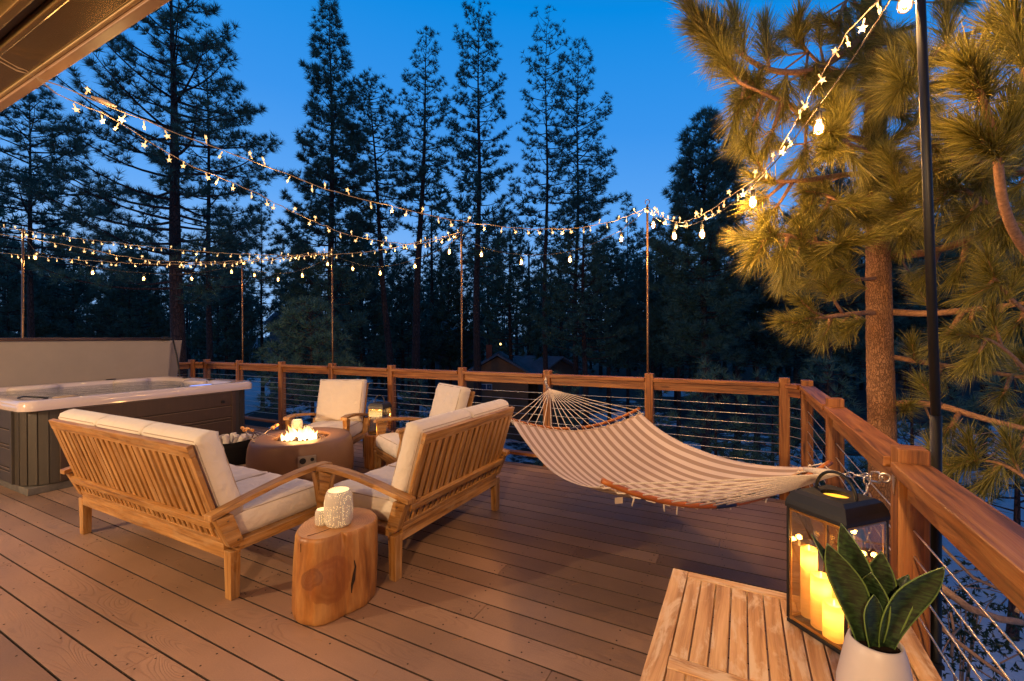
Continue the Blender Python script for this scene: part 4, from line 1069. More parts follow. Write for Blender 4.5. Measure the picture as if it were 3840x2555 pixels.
S1 = path([(-30, 130), (40, 160), (100, 187), (170, 210), (240, 240), (310, 268), (380, 295), (470, 332), (540, 357), (605, 380), (690, 412), (750, 435), (830, 458), (920, 480), (1010, 500), (1100, 515), (1230, 527), (1330, 525), (1400, 512), (1450, 496), (1489, 478)], (-3.02, .84), (-.872, 4.765))
strand('upper star light strand running from the eave across the sky to the far right pole', S1, .125, 1, first=.32)
S2 = path([(-30, 120), (30, 150), (60, 165), (130, 213), (180, 238), (235, 262), (310, 306), (360, 336), (415, 370), (500, 407), (580, 440), (650, 476), (740, 517), (820, 545), (900, 558), (960, 562), (1010, 552), (1062, 533)], (-3.05, .84), (-3.186, 4.765))
strand('second star light strand from the eave down to the middle pole', S2, .105, 2, first=.30)
def connector(t, P_, p, d_):
    c = Vector(p)-t.location; u = Vector(d_).normalized()
    MB().tube([c-u*.05, c-u*.03, c-u*.012, c+u*.012, c+u*.03, c+u*.05], [.005, .008, .013, .013, .008, .005], 8).build('connector', plain('clear_plastic', (.6, .45, .32), .3), t, smooth=True)
for t_ in [o for o in COL.objects if o.name.startswith('string_lights') and o.parent is None][:1]: connector(t_, S1, S1[4]+Vector((0, 0, .012)), S1[5]-S1[4])
Sa = path([(-25, 519), (48, 529), (152, 546), (240, 556), (324, 566), (423, 576), (520, 583), (614, 587), (700, 588), (767, 586), (840, 580), (900, 571), (980, 553), (1062, 535)], (-8.965, 2.395), (-3.186, 4.765))
strand('long star light strand from the left poles to the middle pole above the hot tub', Sa, .15, 3)
Sb = path([(-25, 535), (85, 553), (197, 573), (282, 590), (361, 600), (451, 604), (560, 600), (680, 588), (766, 578)], (-7.2, .9), (-5.54, 4.765))
strand('star light strand crossing above the hot tub to the fire pit pole', Sb, .11, 4)
Scc = path([(-25, 580), (42, 586), (113, 593), (234, 602), (324, 607), (440, 609), (535, 606), (614, 600), (700, 590), (766, 580)], (-8.965, 2.395), (-5.54, 4.765))
strand('lowest star light strand from the left edge to the fire pit pole', Scc, .12, 5)
Sd = path([(1490, 476), (1525, 500), (1560, 512), (1600, 502), (1640, 482), (1680, 452), (1710, 430), (1745, 408), (1775, 372), (1800, 335), (1825, 295), (1842, 262), (1862, 222), (1882, 190), (1905, 150), (1925, 120), (1950, 78), (1985, 35), (2020, 0), (2060, -30)], (-.872, 4.765), (RP.x, RP.y))
strand('star light strand climbing through the pine branches to the near pole', Sd, .085, 6, first=.03, energy=3.)

def bulbglass_mat():
    m, nt, b = mat('bulb_glass'); nt.nodes.remove(b); out = nt.nodes['Material Output']
    tr = N(nt, 'ShaderNodeBsdfTransparent'); tr.inputs[0].default_value = (1, .9, .7, 1); e = N(nt, 'ShaderNodeEmission', Strength=1.5); e.inputs[0].default_value = (1, .42, .09, 1)
    g = N(nt, 'ShaderNodeBsdfGlossy', Roughness=.05); lw = N(nt, 'ShaderNodeLayerWeight', Blend=.5)
    m1 = N(nt, 'ShaderNodeMixShader', Fac=.45); nt.links.new(tr.outputs[0], m1.inputs[1]); nt.links.new(e.outputs[0], m1.inputs[2])
    m2 = N(nt, 'ShaderNodeMixShader'); nt.links.new(mth(nt, 'MULTIPLY', lw.outputs['Facing'], .3), m2.inputs[0]); nt.links.new(m1.outputs[0], m2.inputs[1]); nt.links.new(g.outputs[0], m2.inputs[2])
    nt.links.new(m2.outputs[0], out.inputs[0]); return m
BG = bulbglass_mat(); FIL = emis('filament', (1, .70, .30), 14); SOCK = plain('socket', (.02, .018, .016), .6)
def bulb(root, p, s=1., watts=3.):
    e = bpy.data.objects.new('bulb', bulb.g); COL.objects.link(e); e.parent = root; e.location = p; e.scale = (s, s, s)
    for nm, me in (('socket', bulb.s), ('filament', bulb.f)):
        o = bpy.data.objects.new(nm, me); COL.objects.link(o); o.parent = e
    l = bpy.data.lights.new('bulb_glow', 'POINT'); l.energy = watts; l.color = (1, .54, .19); l.shadow_soft_size = .022
    lo = bpy.data.objects.new('bulb_glow', l); COL.objects.link(lo); lo.parent = root; lo.location = Vector(p)
m = MB(); m.lathe([(.010, .030), (.016, .018), (.024, .0), (.0265, -.016), (.022, -.034), (.010, -.044), (.001, -.046)], 20); m.f.pop(-2) if 0 else None
o = m.build('bulb', BG, None, smooth=True); bulb.g = o.data; bpy.data.objects.remove(o)
m = MB(); m.lathe([(.012, .075), (.014, .07), (.0145, .03), (.011, .026)], 14); m.tube([(0, 0, .075), (0, 0, .105)], .003, 6); o = m.build('socket', SOCK, None, smooth=True); bulb.s = o.data; bpy.data.objects.remove(o)
m = MB(); m.lathe([(.001, .016), (.008, .008), (.011, -.008), (.008, -.022), (.001, -.028)], 10); o = m.build('filament', FIL, None, smooth=True); bulb.f = o.data; bpy.data.objects.remove(o)
def bulb_string(label, p0, p1, bl, watts, ext=(), s=.85):
    """bl: bulb centres in the survey sheet; wire runs .11 above them between the two supports"""
    c = [on_plane(x, y, p0, p1) for x, y in bl]
    t = thing('bulb_string_lights', label, 'string lights', c[0], 0, 'festoon bulb strings'); o0 = c[0]
    w = [Vector(p0)]+[q+Vector((0, 0, .105*s)) for q in c]+[Vector(p1)]
    pts = []
    for a, b in zip(w, w[1:]):
        for k in range(6): s_ = k/6; pts.append(a.lerp(b, s_)-o0+Vector((0, 0, -.035*math.sin(PI*s_)*(b-a).length)))
    pts.append(w[-1]-o0); MB().tube(pts, .0032, 6).build('wire', WIREB, t, smooth=True)
    for q in c: bulb(t, q-o0, s, watts)
    return t
pz = [Vector((x, 4.765, z-.02)) for x, z in PT]
bulb_string('festoon bulbs hanging between the left poles and the second pole', LP, pz[0], [(81, 592), (213, 627), (331, 641), (441, 641), (533, 625)], 13.0)
bulb_string('festoon bulbs hanging between the second pole and the fire pit pole', pz[0], pz[1], [(586, 633), (640, 642), (696, 633), (754, 607)], 13.0)
bulb_string('festoon bulbs hanging between the fire pit pole and the middle pole', pz[1], pz[2], [(812, 618), (875, 628), (955, 612), (1034, 579)], 13.0)
bulb_string('festoon bulbs hanging between the middle pole and the far right pole', pz[2], pz[3], [(1108, 585), (1200, 603), (1312, 597), (1430, 549)], 24.0)
bulb_string('festoon bulbs climbing from the far right pole past the pine to the near pole', pz[3], RP, [(1504, 517), (1552, 542), (1616, 537), (1733, 463), (1885, 290), (2083, 3)], 46.0)

# ---------------------------------------------------------------- house (eave) and wall lamps
SOF = plain('bronze_soffit', (.26, .155, .045), .24, .7, .5, .15, 2)
FAS = plain('fascia_paint', (.30, .175, .10), .4, 0, .5, .1, 5)
t = thing('house', 'dark eave of the house with bronze soffit over the near left of the deck', 'house', (-2, -2.4, 0))
def hb(x0, x1, y0, y1, z0, z1, nm, mt, bv=.004):
    m = MB(); m.box(((x0+x1)/2+2, (y0+y1)/2+2.4, (z0+z1)/2), (x1-x0, y1-y0, z1-z0)); return m.build(nm, mt, t, bevel=bv)
EZ = 2.76; EK = 1.048
hb(-9, 3, .845*EK, .885*EK, EZ, EZ+.17, 'fascia', FAS)
hb(-9, 3, .828*EK, .845*EK-.002, EZ+.012, EZ+.06, 'fascia_lip', plain('gold_trim', (.42, .28, .12), .35, .3))
hb(-9, 3, .714*EK, .828*EK-.002, EZ+.02, EZ+.045, 'soffit', SOF)
hb(-9, 3, .69*EK, .714*EK-.002, EZ-.004, EZ+.06, 'soffit_lip', SOF, .006)
hb(-9, 3, .655*EK, .69*EK-.002, EZ+.03, EZ+.16, 'beam', plain('dark_beam', (.035, .02, .01), .5))
hb(-9, 3, .625*EK, .655*EK-.002, EZ+.0, EZ+.12, 'inner_trim', SOF, .006)
m = MB()
for i in range(9):
    m.box((-2.2-i*.62+2, -.82+2.4, EZ+.11), (.612, 2.88, .02))
m.build('porch_ceiling', wood('ceiling_panel', (.30, .22, .12), (.42, .32, .18), (.5, .4, .25), .5), t)
hb(-1.9, 3, -2.25, .28, EZ+.1, EZ+.12, 'porch_ceiling', DARKW); hb(-9, -7.5, -2.25, .28, EZ+.1, EZ+.12, 'porch_ceiling', DARKW)
hb(-9, 3, -2.25, .90, EZ+.175, EZ+.26, 'roof', DARKW)
hb(-9, 3, -2.35, -2.25, -.3, EZ+.1, 'wall', plain('house_siding', (.16, .11, .07), .7))
LAMPS = [(-5.3, -2.14, 2.15, 680., (1, .70, .41)), (.1, -2.14, 2.25, 430., (1, .63, .33))]
for i, (x, y, z, e, c) in enumerate(LAMPS):
    t = thing('wall_lamp', 'glass wall lamp on the house wall, %s' % ('beside the hot tub end' if i == 0 else 'behind the camera'), 'lamp', (x, y, z))
    MB().box((0, -.06, .001), (.1, .02, .2)).build('backplate', BLACKM, t)
    MB().lathe([(.03, .1), (.06, .06), (.001, .11)], 12).build('shade', BLACKM, t)
    l = bpy.data.lights.new('lamp_light', 'POINT'); l.energy = e; l.color = c; l.shadow_soft_size = .045
    lo = bpy.data.objects.new('lamp_light', l); COL.objects.link(lo); lo.parent = t; lo.location = (0, .08, 0)

# ---------------------------------------------------------------- ground
def gz(x, y):
    v = x*FW.x+y*FW.y; u = x*RT.x+y*RT.y
    dd = math.hypot(u, v)
    z = -3.35-.35*math.sin(x*.21+1)*math.cos(y*.17) - (.5 if v < 12 else 0)*0
    z += -1.2*max(0, min(1, (v-8)/20))
    z += max(0, v-42)*.05
    z += max(0, u-8)*.05
    z += 3.0*math.exp(-((u+9.0)/7.)**2-((v-27)/7.5)**2)
    return z
def gpt(px_, py_):
    d_ = 3.
    while d_ < 120:
        p = at(px_, py_, d_)
        if p.z < gz(p.x, p.y): return p
        d_ += .25
    return p
PATCH = []
for a_, b_, r_ in ((600, 890, 14), (560, 930, 12), (700, 900, 8), (1000, 830, 6), (2280, 1330, 7.5), (2230, 1500, 6), (1960, 1080, 3), (2320, 1010, 4), (1550, 905, 3)):
    q_ = gpt(a_, b_); PATCH.append((q_.x, q_.y, r_))
def snow_mat():
    m, nt, b = mat('snow_and_duff'); o = tc(nt, 'Object'); n = noise(nt, o, .16, 6, .62); n2 = noise(nt, o, 1.1, 5, .7)
    f = mth(nt, 'MULTIPLY_ADD', n2, .35, n)
    ln = N(nt, 'ShaderNodeVectorMath', operation='LENGTH'); nt.links.new(o, ln.inputs[0])
    far = mth(nt, 'MULTIPLY', mth(nt, 'MAXIMUM', mth(nt, 'SUBTRACT', ln.outputs['Value'], 30.), 0), .014)
    f = mth(nt, 'SUBTRACT', f, mth(nt, 'MINIMUM', far, .2))
    for (cx, cy, r) in PATCH:
        dv_ = N(nt, 'ShaderNodeVectorMath', operation='DISTANCE'); nt.links.new(mapping(nt, o, (1, 1, 0)), dv_.inputs[0]); dv_.inputs[1].default_value = (cx, cy, 0)
        f = mth(nt, 'ADD', f, mth(nt, 'MULTIPLY', mth(nt, 'MAXIMUM', mth(nt, 'SUBTRACT', 1, mth(nt, 'DIVIDE', dv_.outputs['Value'], r)), 0), .8))
    k = ramp(nt, f, [(.64, (0, 0, 0)), (.68, (1, 1, 1))])
    c = mixc(nt, k, (.035, .022, .016), (.78, .80, .84)); nt.links.new(c, b.inputs['Base Color']); b.inputs['Roughness'].default_value = .8
    bump(nt, b, n2, .6, .15); return m
m = MB()
def gp(u, v):
    uu = (u-.5)*2; x_ = uu*abs(uu)*170; v_ = -14+184*v**1.6
    p = RT*x_*1.0+FW*v_; return (p.x, p.y, gz(p.x, p.y))
m.grid(gp, 120, 110); struct(m.build('ground', snow_mat(), smooth=True))

# ---------------------------------------------------------------- pines
def bark_mat(name, a, b_, sc=1.):
    m, nt, b = mat(name); o = tc(nt, 'Object')
    vo = N(nt, 'ShaderNodeTexVoronoi', feature='DISTANCE_TO_EDGE', Scale=26.*sc)
    wv = N(nt, 'ShaderNodeVectorMath', operation='ADD'); nz_ = N(nt, 'ShaderNodeTexNoise', Scale=8.*sc, Detail=4); nt.links.new(o, nz_.inputs[0])
    sc_ = N(nt, 'ShaderNodeVectorMath', operation='SCALE'); sc_.inputs['Scale'].default_value = .10/sc; nt.links.new(nz_.outputs['Color'], sc_.inputs[0])
    nt.links.new(mapping(nt, o, (1, 1, .38)), wv.inputs[0]); nt.links.new(sc_.outputs[0], wv.inputs[1]); nt.links.new(wv.outputs[0], vo.inputs['Vector'])
    n = noise(nt, o, 30*sc, 5, .7)
    e = ramp(nt, vo.outputs['Distance'], [(.0, (0, 0, 0)), (.14, (1, 1, 1))])
    c = mixc(nt, n, a, b_); c = mixc(nt, mth(nt, 'MULTIPLY_ADD', e, .6, .4), (a[0]*.3, a[1]*.25, a[2]*.25), c)
    nt.links.new(c, b.inputs['Base Color']); b.inputs['Roughness'].default_value = .9
    p = bump(nt, b, e, .9, .02/sc); bump(nt, b, n, .6, .008/sc, p); return m
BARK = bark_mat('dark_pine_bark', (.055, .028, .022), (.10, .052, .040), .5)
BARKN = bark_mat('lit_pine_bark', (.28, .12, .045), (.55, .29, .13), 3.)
def needle_mat(name, c1, c2, tr=.25, rough=.5):
    m, nt, b = mat(name); isl = N(nt, 'ShaderNodeNewGeometry').outputs['Random Per Island']
    c = mixc(nt, isl, c1, c2); nt.links.new(c, b.inputs['Base Color']); b.inputs['Roughness'].default_value = rough
    if tr:
        t_ = N(nt, 'ShaderNodeBsdfTranslucent'); nt.links.new(c, t_.inputs[0]); mx = N(nt, 'ShaderNodeMixShader', Fac=tr); out = nt.nodes['Material Output']
        nt.links.new(b.outputs[0], mx.inputs[1]); nt.links.new(t_.outputs[0], mx.inputs[2]); nt.links.new(mx.outputs[0], out.inputs[0])
    return m
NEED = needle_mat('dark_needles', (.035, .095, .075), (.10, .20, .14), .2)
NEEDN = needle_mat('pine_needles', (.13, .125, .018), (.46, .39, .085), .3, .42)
TWIG = plain('twig_bark', (.42, .22, .11), .8, 0, .3, .35, 60, .8)
TWIGG = plain('grey_twig', (.36, .23, .16), .85, 0, .3, .35, 50, .8)

def tufts(C, A, length, n, spread, width, rng, bias=.5):
    """C, A: (k,3) centres and axes -> triangles (k*n,3,3)"""
    k = len(C); C = np.repeat(C, n, 0); A = nrm(np.repeat(A, n, 0)); m_ = k*n
    R = nrm(rng.normal(size=(m_, 3))); R -= A*(R*A).sum(1, keepdims=True); R = nrm(R)
    th = spread*rng.rand(m_, 1)**bias; D = A*np.cos(th)+R*np.sin(th)
    L = length*(.75+.4*rng.rand(m_, 1)); S = nrm(np.cross(D, rng.normal(size=(m_, 3))))*width/2
    b0 = C+D*.01
    return np.stack([b0-S, b0+S, b0+D*L], 1)
def pine(rng, H, tr, z0, prof, nb, tl, nn, lean=(0, 0), droop=-.08, curl=.30, gap=.32, width=.012, sp=1.25, sub=1.0, bare=0):
    """returns (MB trunk, MB limbs, needle triangles)"""
    T = MB(); Lm = MB()
    def ax(z): s_ = z/H; return np.array([lean[0]*s_+.06*math.sin(z*.6), lean[1]*s_, z])
    zs = np.linspace(0, H*.985, 16)
    T.tube([ax(z) for z in zs], [max(.012, tr*(1-(z/H)**1.1)+tr*.25*math.exp(-z/.4)) for z in zs], 12)
    C = []; A = []
    golden = 2.39996
    for i in range(nb):
        u = (i+rng.rand())/nb; u = u**.9; h = z0+u*(H-z0)*.985
        R = prof(u)*rng.uniform(.62, 1.12)
        az = i*golden+rng.uniform(-.5, .5)
        if R < .12: R = .12
        e0 = droop+.75*u*u; dr_ = np.array([math.cos(az), math.sin(az), 0.])
        npt = 7; P = []; kk = rng.uniform(.6, 1.3)*curl; sw = rng.uniform(-.25, .25)
        sd = np.array([-dr_[1], dr_[0], 0])
        for q in range(npt):
            s_ = q/(npt-1); P.append(ax(h)+dr_*R*s_+sd*R*sw*s_*s_+np.array([0, 0, R*(math.sin(e0)*s_+kk*s_**2.6)]))
        r0 = min(.045, .010+.013*R)*(tr/.2)**.3
        Lm.tube(P, [max(.004, r0*(1-.85*q/(npt-1))) for q in range(npt)], 5, cap=False)
        if bare and h < z0+bare and rng.rand() < .7: continue
        P = np.array(P); d_end = nrm(P[-1]-P[-2]); C.append(P[-1]); A.append(d_end+[0, 0, .25])
        ns = max(2, int(R/gap*sub*1.6))
        for j in range(ns):
            s_ = rng.uniform(.22, 1.)**.75; f = s_*(npt-1); a = min(int(f), npt-2); b = P[a]+(P[a+1]-P[a])*(f-a)
            side = 1 if (j % 2) else -1; dl = nrm(dr_*rng.uniform(.3, 1.)+sd*side*rng.uniform(.4, 1.)+np.array([0, 0, rng.uniform(-.1, .35)]))
            Ls = (.28*R*(1.15-s_)+.14)*rng.uniform(.6, 1.3)
            p1 = b+dl*Ls*.6+np.array([0, 0, -.02*Ls]); p2 = b+dl*Ls+np.array([0, 0, .22*Ls])
            Lm.tube([b, p1, p2], [.007, .005, .004], 4, cap=False)
            C.append(p2); A.append(nrm(p2-p1)+[0, 0, .2])
            if Ls > .22:
                C.append(p1); A.append(nrm(p2-p1)+rng.normal(size=3)*.5+[0, 0, .3])
                if rng.rand() < .6:
                    p3 = p1+nrm(dl+sd*side*-.8*rng.rand()+rng.normal(size=3)*.3)*Ls*.4+np.array([0, 0, .08]); Lm.tube([p1, p3], [.005, .003], 4, cap=False); C.append(p3); A.append(nrm(p3-p1)+[0, 0, .3])
    C.append(ax(H)); A.append(np.array([0, 0, 1.]))
    V = tufts(np.array(C), np.array(A), tl, nn, sp, width, rng)
    return T, Lm, V
def plant_pine(label, base, H, tr, z0, prof, nb, seed, tl=.17, nn=16, group=None, **k):
    rng = np.random.RandomState(seed); T, Lm, V = pine(rng, H, tr, z0, prof, nb, tl, nn, **k)
    t = thing('pine_tree', label, 'pine tree', base, 0, group)
    T.build('trunk', BARK, t, smooth=True); Lm.build('limbs', BARK, t, smooth=True); tri_mesh('crown', V.astype(float), NEED, t)
    return t
def place(label, xb, depth, ytop, R, tr, yfirst, prof, nb, seed, xt=None, ztop=None, **k):
    """tree standing depth m ahead where the survey column is xb; yfirst: row of its first branches"""
    p = at(xb, 781, depth); x, y = p.x, p.y; zb = gz(x, y)-.2
    zt = ztop if ztop is not None else at(xb, ytop, depth).z
    H = zt-zb; z0 = max(.4, at(xb, yfirst, depth).z-zb); lean = (0, 0)
    if xt is not None: q = at(xt, 781, depth)-p; tot = zt-CH; lean = (q.x*H/max(1, tot), q.y*H/max(1, tot))
    if xt is not None:
        off = ((CH-zb)/H); x -= lean[0]*off; y -= lean[1]*off
    k['tl'] = k.get('tl', .17)*1.18; k['nn'] = int(k.get('nn', 16)*1.35); k['sub'] = k.get('sub', 1)*1.35; k['width'] = k.get('width', .012)*1.45; R *= 1.04
    return plant_pine(label, (x, y, zb), H, tr, z0, lambda u: R*prof(u), nb, seed, lean=lean, **k)
cone = lambda u: (1-u)**.75*(.55+.45*min(1, u/.12))+.06
slim = lambda u: .38+.62*math.sin(min(1, (1-u)*1.25)*PI/2) if u < .98 else .3
colm = lambda u: (.55+.45*math.sin(u*2.6+.5))*(1-u**4)+.08
broad = lambda u: (.65+.35*math.cos(u*1.9))*(1-u**3.)+.08
up_ = lambda u: (.30+.70*math.sin(min(1, u/.35)*PI/2)) * (1-max(0, u-.35)/.65)**.65+.05
place('huge thick trunked pine with long upswept boughs, its top cut off by the frame', 410, 14, 0, 3.0, .27, 700, broad, 96, 11, xt=397, ztop=14.5, tl=.20, nn=20, sub=.85, curl=.34, droop=-.14, width=.011)
place('pine at the far left edge with layered boughs hanging above the hot tub', 72, 17, 190, 3.1, .17, 640, broad, 66, 12, tl=.20, nn=18, sub=.95, curl=.10, droop=.0, width=.013)
place('slimmer pine standing close behind the huge left pine', 482, 20, 60, 2.1, .16, 700, colm, 84, 13, tl=.18, nn=14, sub=.85, width=.013)
place('tall cone shaped pine with a pointed top left of the fire pit pole', 765, 18, -4, 2.05, .20, 760, cone, 150, 14, tl=.20, nn=18, sub=1.35, curl=.40, width=.014)
place('bushy round topped pine with a slightly leaning trunk beside the cone shaped pine', 893, 19.5, 176, 1.85, .20, 560, up_, 74, 15, xt=850, tl=.18, nn=16, sub=1.2, width=.013)
place('narrow pine with a long bare reddish trunk right of the leaning one', 958, 20, 70, 1.42, .24, 560, up_, 74, 16, xt=988, tl=.16, nn=14, sub=1.15, width=.013, curl=.38)
place('tall slender pine with upturned branch tips near the middle of the sky', 1098, 21, 30, 1.72, .22, 640, slim, 104, 17, xt=1107, tl=.17, nn=15, sub=1.15, width=.013, curl=.45)
place('airy pine with a thin straight trunk behind the hammock post', 1255, 21, 46, 1.55, .15, 560, slim, 76, 18, xt=1262, tl=.16, nn=14, sub=.85, width=.013, curl=.40)
place('open pine right of the airy one with a long low bough reaching right', 1325, 24, 102, 2.7, .17, 520, cone, 82, 19, xt=1334, tl=.19, nn=14, sub=.8, width=.014)
place('dense low pine between the airy pine and the far right pole', 1345, 19, 400, 2.1, .16, 830, cone, 90, 20, tl=.18, nn=16, sub=1.3, width=.015)
place('dense dark column shaped pine right of the far right pole', 1622, 15.5, 258, 1.55, .18, 830, colm, 130, 21, tl=.23, nn=18, sub=1.5, curl=.4, width=.014)
place('thin tall pine behind the dense column shaped one', 1695, 19, 330, 1.3, .14, 700, colm, 60, 22, tl=.17, nn=14, sub=1.0, width=.013)
place('dark pine seen through the gap left of the lit pine trunk', 1905, 15, 335, 2.0, .18, 800, cone, 110, 23, tl=.19, nn=16, sub=1.3, width=.014)
place('small pine with a narrow tip left of the cone shaped pine', 603, 32, 440, 2.0, .14, 760, cone, 70, 24, tl=.22, nn=12, sub=1.0, width=.02)
place('small pointed pine left of the far right pole', 1443, 30, 452, 1.7, .12, 760, cone, 64, 25, tl=.22, nn=12, sub=1.0, width=.02)
place('dark bushy pine below the middle star lights', 1175, 26, 500, 2.2, .16, 820, cone, 80, 26, tl=.21, nn=14, sub=1.1, width=.017)
place('young pine growing over the snow behind the fire pit', 715, 11, 700, 1.35, .10, 940, cone, 60, 27, tl=.17, nn=18, sub=1.1, width=.009)
place('low young pine on the snow patch right of the hot tub corner', 650, 9.5, 842, .62, .05, 960, cone, 24, 28, tl=.15, nn=20, sub=1.0, width=.007)
for i, (x, dd, yt, R, lab) in enumerate([(1500, 10, 880, 1.0, 'below the railing left of the lit trunk, farthest left of the row'), (1640, 9, 850, 1.1, 'below the railing behind the hammock'), (1770, 8.5, 880, 1.0, 'below the railing near its corner'), (1900, 8, 840, 1.1, 'just left of the lit trunk below the railing'), (2090, 8, 800, 1.2, 'just right of the lit trunk below the railing'), (2330, 7, 860, 1.0, 'low at the right edge beyond the railing'), (1290, 12, 870, 1.0, 'below the railing behind the loveseat'), (950, 13, 880, 1.0, 'below the railing behind the armchair'), (490, 12, 870, 1.0, 'beside the left railing corner')]):
    place('young dark pine '+lab, x, dd, yt, R, .07, 1200, cone, 34, 60+i, group='young pines under the deck railing', tl=.16, nn=18, sub=1.0, width=.009)
rk = random.Random(77)
lower = [(20, 24, 560, 2.6, 'at the far left edge'), (170, 28, 560, 2.8, 'above the left half of the spa cover'), (300, 26, 590, 2.6, 'above the right half of the spa cover'), (520, 27, 560, 2.3, 'behind the second pole'), (700, 32, 600, 2.0, 'left of the fire pit pole'), (830, 25, 560, 2.2, 'right of the fire pit pole'), (925, 29, 600, 2.2, 'left of the long bare trunk'), (1035, 33, 575, 2.0, 'above the white chimney'), (1400, 24, 560, 2.0, 'left of the far right pole'), (1500, 27, 590, 2.2, 'directly behind the far right pole'), (1560, 22, 640, 1.8, 'right of the far right pole'), (1740, 18, 620, 1.7, 'behind the railing corner'), (1830, 21, 560, 2.0, 'left of the lit trunk, low down'), (2010, 17, 640, 1.7, 'directly behind the lit trunk'), (2140, 16, 420, 1.9, 'behind the thick black pole'), (2260, 17, 380, 2.2, 'behind the lit boughs at the right'), (2380, 15, 300, 2.0, 'at the far right edge')]
protos = {}
for i, (x, dpt, yt, R, lab) in enumerate(lower):
    place('dark background pine %s' % lab, x, dpt, yt, R*1.08, .13, 850, cone, 120, 100+i, group='dark pines below the skyline', tl=.22, nn=13, sub=1.05, width=.018)
# the wood beyond, one mass
rng = np.random.RandomState(5); VV = []; TT = MB(); base_v = []
for s_ in range(4):
    T, Lm, V = pine(np.random.RandomState(300+s_), 10., .14, 1.2, lambda u: 1.9*cone(u), 52, .34, 10, width=.06, sub=.6, gap=.5); base_v.append(V)
for i in range(430):
    v = rng.uniform(32, 110); u = rng.uniform(-1.25, 1.25)*v; p = RT*u+FW*v; z = gz(p.x, p.y); sc_ = rng.uniform(1.0, 1.9); a = rng.uniform(0, 6.28)
    V = base_v[i % 4]; ca, sa = math.cos(a), math.sin(a); Q = V.copy()*sc_; X = Q[..., 0]*ca-Q[..., 1]*sa; Y = Q[..., 0]*sa+Q[..., 1]*ca
    Q = np.stack([X+p.x, Y+p.y, Q[..., 2]+z], -1); VV.append(Q)
    TT.tube([(p.x, p.y, z-.3), (p.x, p.y, z+8*sc_)], [.15*sc_, .05], 5, cap=False)
o = tri_mesh('distant_wood', np.concatenate(VV), NEED); tag(o, 'distant mass of dark pines covering the slope beyond the houses', 'wood', None, 'stuff')
tt = TT.build('trunk', BARK, o)
# dim shrubs and low scrub under the deck edge
# ---------------------------------------------------------------- houses
def house(label, px_, dpt, y_eave, y_ridge, w, dp, wallc, roofc, rz, chim=None, win=(), base_drop=4., lamp=None):
    p = at(px_, y_eave, dpt); ze = p.z; zr = at(px_, y_ridge, dpt).z
    t = thing('cabin', label, 'house', (p.x, p.y, ze), rz)
    wm = plain('cabin_wall', wallc, .75, 0, .3, .15, 3); rm = plain('cabin_roof', roofc, .7, 0, .3, .2, 2)
    zb = gz(p.x, p.y)-ze-.3; hr = zr-ze
    m = MB(); m.prism([(-w/2, zb), (w/2, zb), (w/2, 0), (0, hr-.08), (-w/2, 0)], -dp/2, dp/2, 1); m.build('wall', wm, t)
    m = MB()
    for s_ in (-1, 1):
        a = Vector((s_*(w/2+.4), 0, -.4*hr/(w/2)+.06)); b = Vector((0, 0, hr+.06)); u = (b-a); R = Matrix((u.normalized(), Vector((0, 1, 0)), u.normalized().cross(Vector((0, 1, 0))))).transposed()
        m.box((a+b)/2, (u.length, dp+.8, .10), R)
    ro = m.build('roof', rm, t)
    if chim:
        cx, cy, cw, chh, cc = chim; m = MB(); m.box((cx, cy, hr*.5+chh/2), (cw, cw*.8, chh+.6)); c_ = m.build('chimney', plain('chimney_face', cc, .8), ro)
        m = MB(); m.tube([(cx, cy, hr*.5+chh+.25), (cx, cy, hr*.5+chh+.75)], cw*.14, 8); m.build('flue', BLACKM, c_)
    for (x, z, ww, hh) in win:
        m = MB(); m.box((x, -dp/2-.02, z), (ww, .06, hh)); wf = m.build('window', plain('window_frame', (.5, .5, .5), .6), t)
        m = MB(); m.box((x-ww*.24, -dp/2-.055, z), (ww*.40, .02, hh*.8)); m.box((x+ww*.24, -dp/2-.055, z), (ww*.40, .02, hh*.8)); m.build('pane', plain('window_pane', (.05, .07, .12), .05), wf)
    if lamp:
        m = MB(); m.box((lamp[0], -dp/2-.1, lamp[1]), (.07, .07, .16)); m.build('porch_lamp', emis('porch_lamp', (1, .6, .2), 6), t)
    return t
fa_ = math.atan2(FW.y, FW.x)-PI/2
house('orange brown cabin with a small blue window seen through the railing beyond the armchairs', 1148, 27, 852, 815, 3.4, 5, (.24, .11, .05), (.12, .12, .14), fa_+.0, (-.55, -.5, .35, .75, (.20, .06, .04)), [(-.60, -.75, .62, .34)], lamp=None)
house('grey roofed cabin right of the orange brown one', 1215, 31, 850, 822, 4.6, 5, (.16, .08, .05), (.17, .17, .20), fa_+.9)
house('cabin with a white chimney beyond the middle pole', 1045, 38, 778, 757, 3.2, 5, (.10, .14, .17), (.06, .10, .14), fa_+.3, (-1.05, -1.4, .62, .95, (.62, .66, .70)))
house('pale roofed cabin glimpsed between trunks left of the fire pit pole', 690, 42, 742, 722, 3.0, 4, (.12, .14, .17), (.45, .5, .56), fa_-.5)
t = thing('stair_rail', 'tiny white outdoor stair railing far off behind the second pole', 'stair rail', at(590, 800, 36))
m = MB(); m.tube([(-.6, 0, -.6), (.1, 0, .1), (.1, 0, .9)], .05, 6); m.tube([(-.6, 0, -.2), (.1, 0, .5)], .035, 6); m.tube([(-.6, 0, -.9), (-.6, 0, -.1)], .05, 6); m.build('rail', plain('white_paint', (.75, .77, .8), .6), t)
t = thing('porch_lamp', 'tiny warm porch lamp glowing far off above the cabin roof', 'lamp', at(1152, 793, 25.5))
MB().lathe([(.001, -.05), (.05, -.02), (.05, .05), (.001, .08)], 10).build('globe', emis('far_lamp', (1, .6, .2), 5), t)

